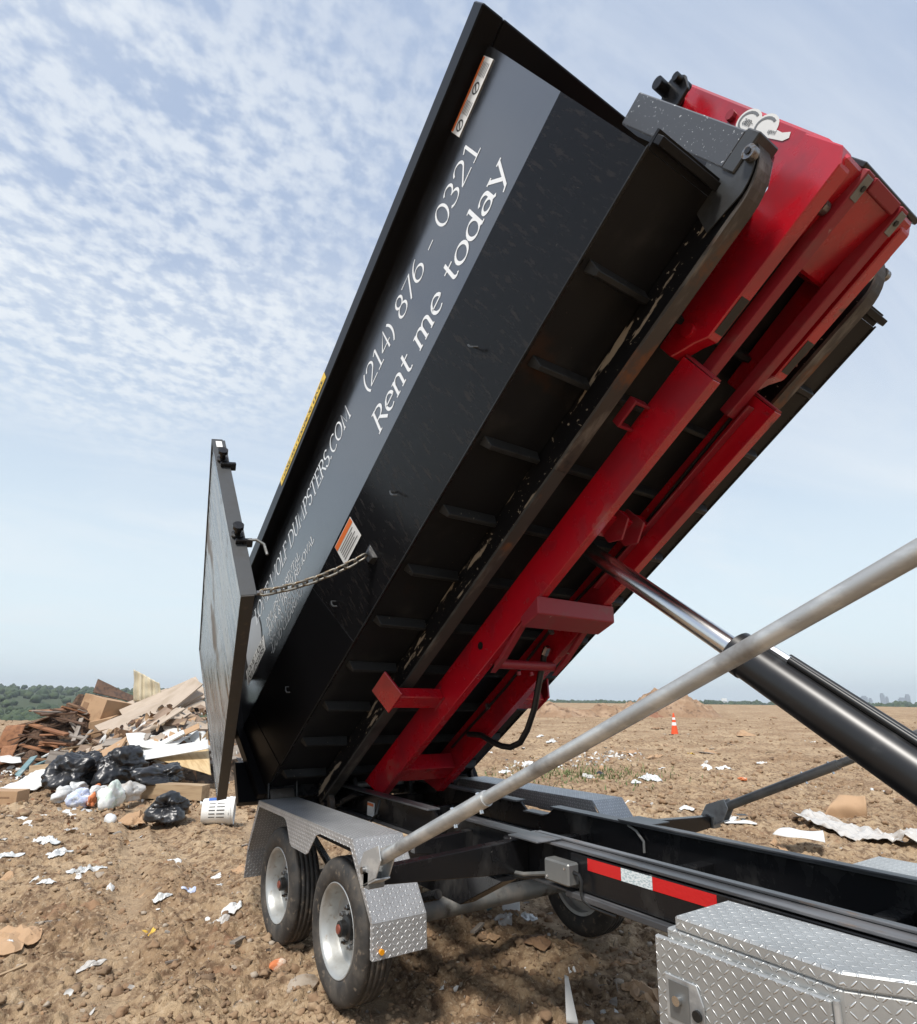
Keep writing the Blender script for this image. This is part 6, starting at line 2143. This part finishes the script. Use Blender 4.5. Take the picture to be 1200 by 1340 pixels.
woods('near_woods', 3600, 210, 900, 2.2, 4.8, crown[:4], 21, 0.8, -0.15)
woods('far_woods', 4200, 800, 2900, 3.5, 7.5, crown, 22, 0.7)


def far_at(px_u, rr):
    q = HF(px_u * rr, rr)
    return q.x, q.y


x, y = far_at(0.432, 1500)
sh = thing('white_shed', 'low white industrial shed far off on the green horizon', 'building', (x, y, gz(x, y)))
sh.rotation_euler = (0, 0, YAW - math.pi / 2 + math.pi)
obj('wall', bx(-26, 20, -8, 8, 0, 9), 'far_wall', sh)
obj('roof', prism(nb(), [(-8.5, 9), (8.5, 9), (0, 12)], -27, 21, 'x'), 'far_roof', sh)
obj('annex', bx(20, 30, -6, 6, 0, 6), 'far_wall', sh)
obj('annex', bx(-26, -16, -6, 6, 9.1, 17), 'far_wall', sh)
obj('door', bx(-4, 2, -8.4, -8.05, 0, 6), 'far_window', sh)
tl = ['broad hazy tower at the end of the distant skyline', 'slim hazy tower in the distant skyline', 'tall hazy tower with stepped top in the distant skyline', 'narrow hazy tower beside the stepped one', 'low wide hazy block in the distant skyline', 'stout hazy tower in the distant skyline']
for k, (a, w_, h_) in enumerate(((0.660, 44, 95), (0.670, 24, 78), (0.690, 28, 118), (0.697, 20, 92), (0.722, 52, 84), (0.731, 30, 112))):
    x, y = far_at(a, 5200)
    tw = thing('tower', tl[k], 'tower', (x, y, gz(x, y)))
    tw.rotation_euler = (0, 0, YAW)
    obj('shaft', bx(-w_ / 2, w_ / 2, -w_ / 2, w_ / 2, 0, h_ - gz(x, y) * 1.0), 'far_tower', tw)
    obj('crown', bx(-w_ / 3, w_ / 3, -w_ / 3, w_ / 3, h_ - gz(x, y), h_ - gz(x, y) + 12), 'far_tower', tw)

# ------------------------------------------------------------------ air
hz = obj('haze', bx(CAM.x - 9600, CAM.x + 9600, CAM.y - 9600, CAM.y + 9600, -130, 250), 'soil')
hz['kind'] = 'stuff'
hz['label'] = 'thin pale haze over the whole site'
m = bpy.data.materials.new('haze_air')
m.use_nodes = True
t = m.node_tree
t.nodes.clear()
pv = t.nodes.new('ShaderNodeVolumePrincipled')
pv.inputs['Color'].default_value = (0.86, 0.93, 1.0, 1)
pv.inputs['Density'].default_value = 0.00013
pv.inputs['Anisotropy'].default_value = 0.2
om = t.nodes.new('ShaderNodeOutputMaterial')
t.links.new(pv.outputs[0], om.inputs['Volume'])
hz.data.materials.clear()
hz.data.materials.append(m)
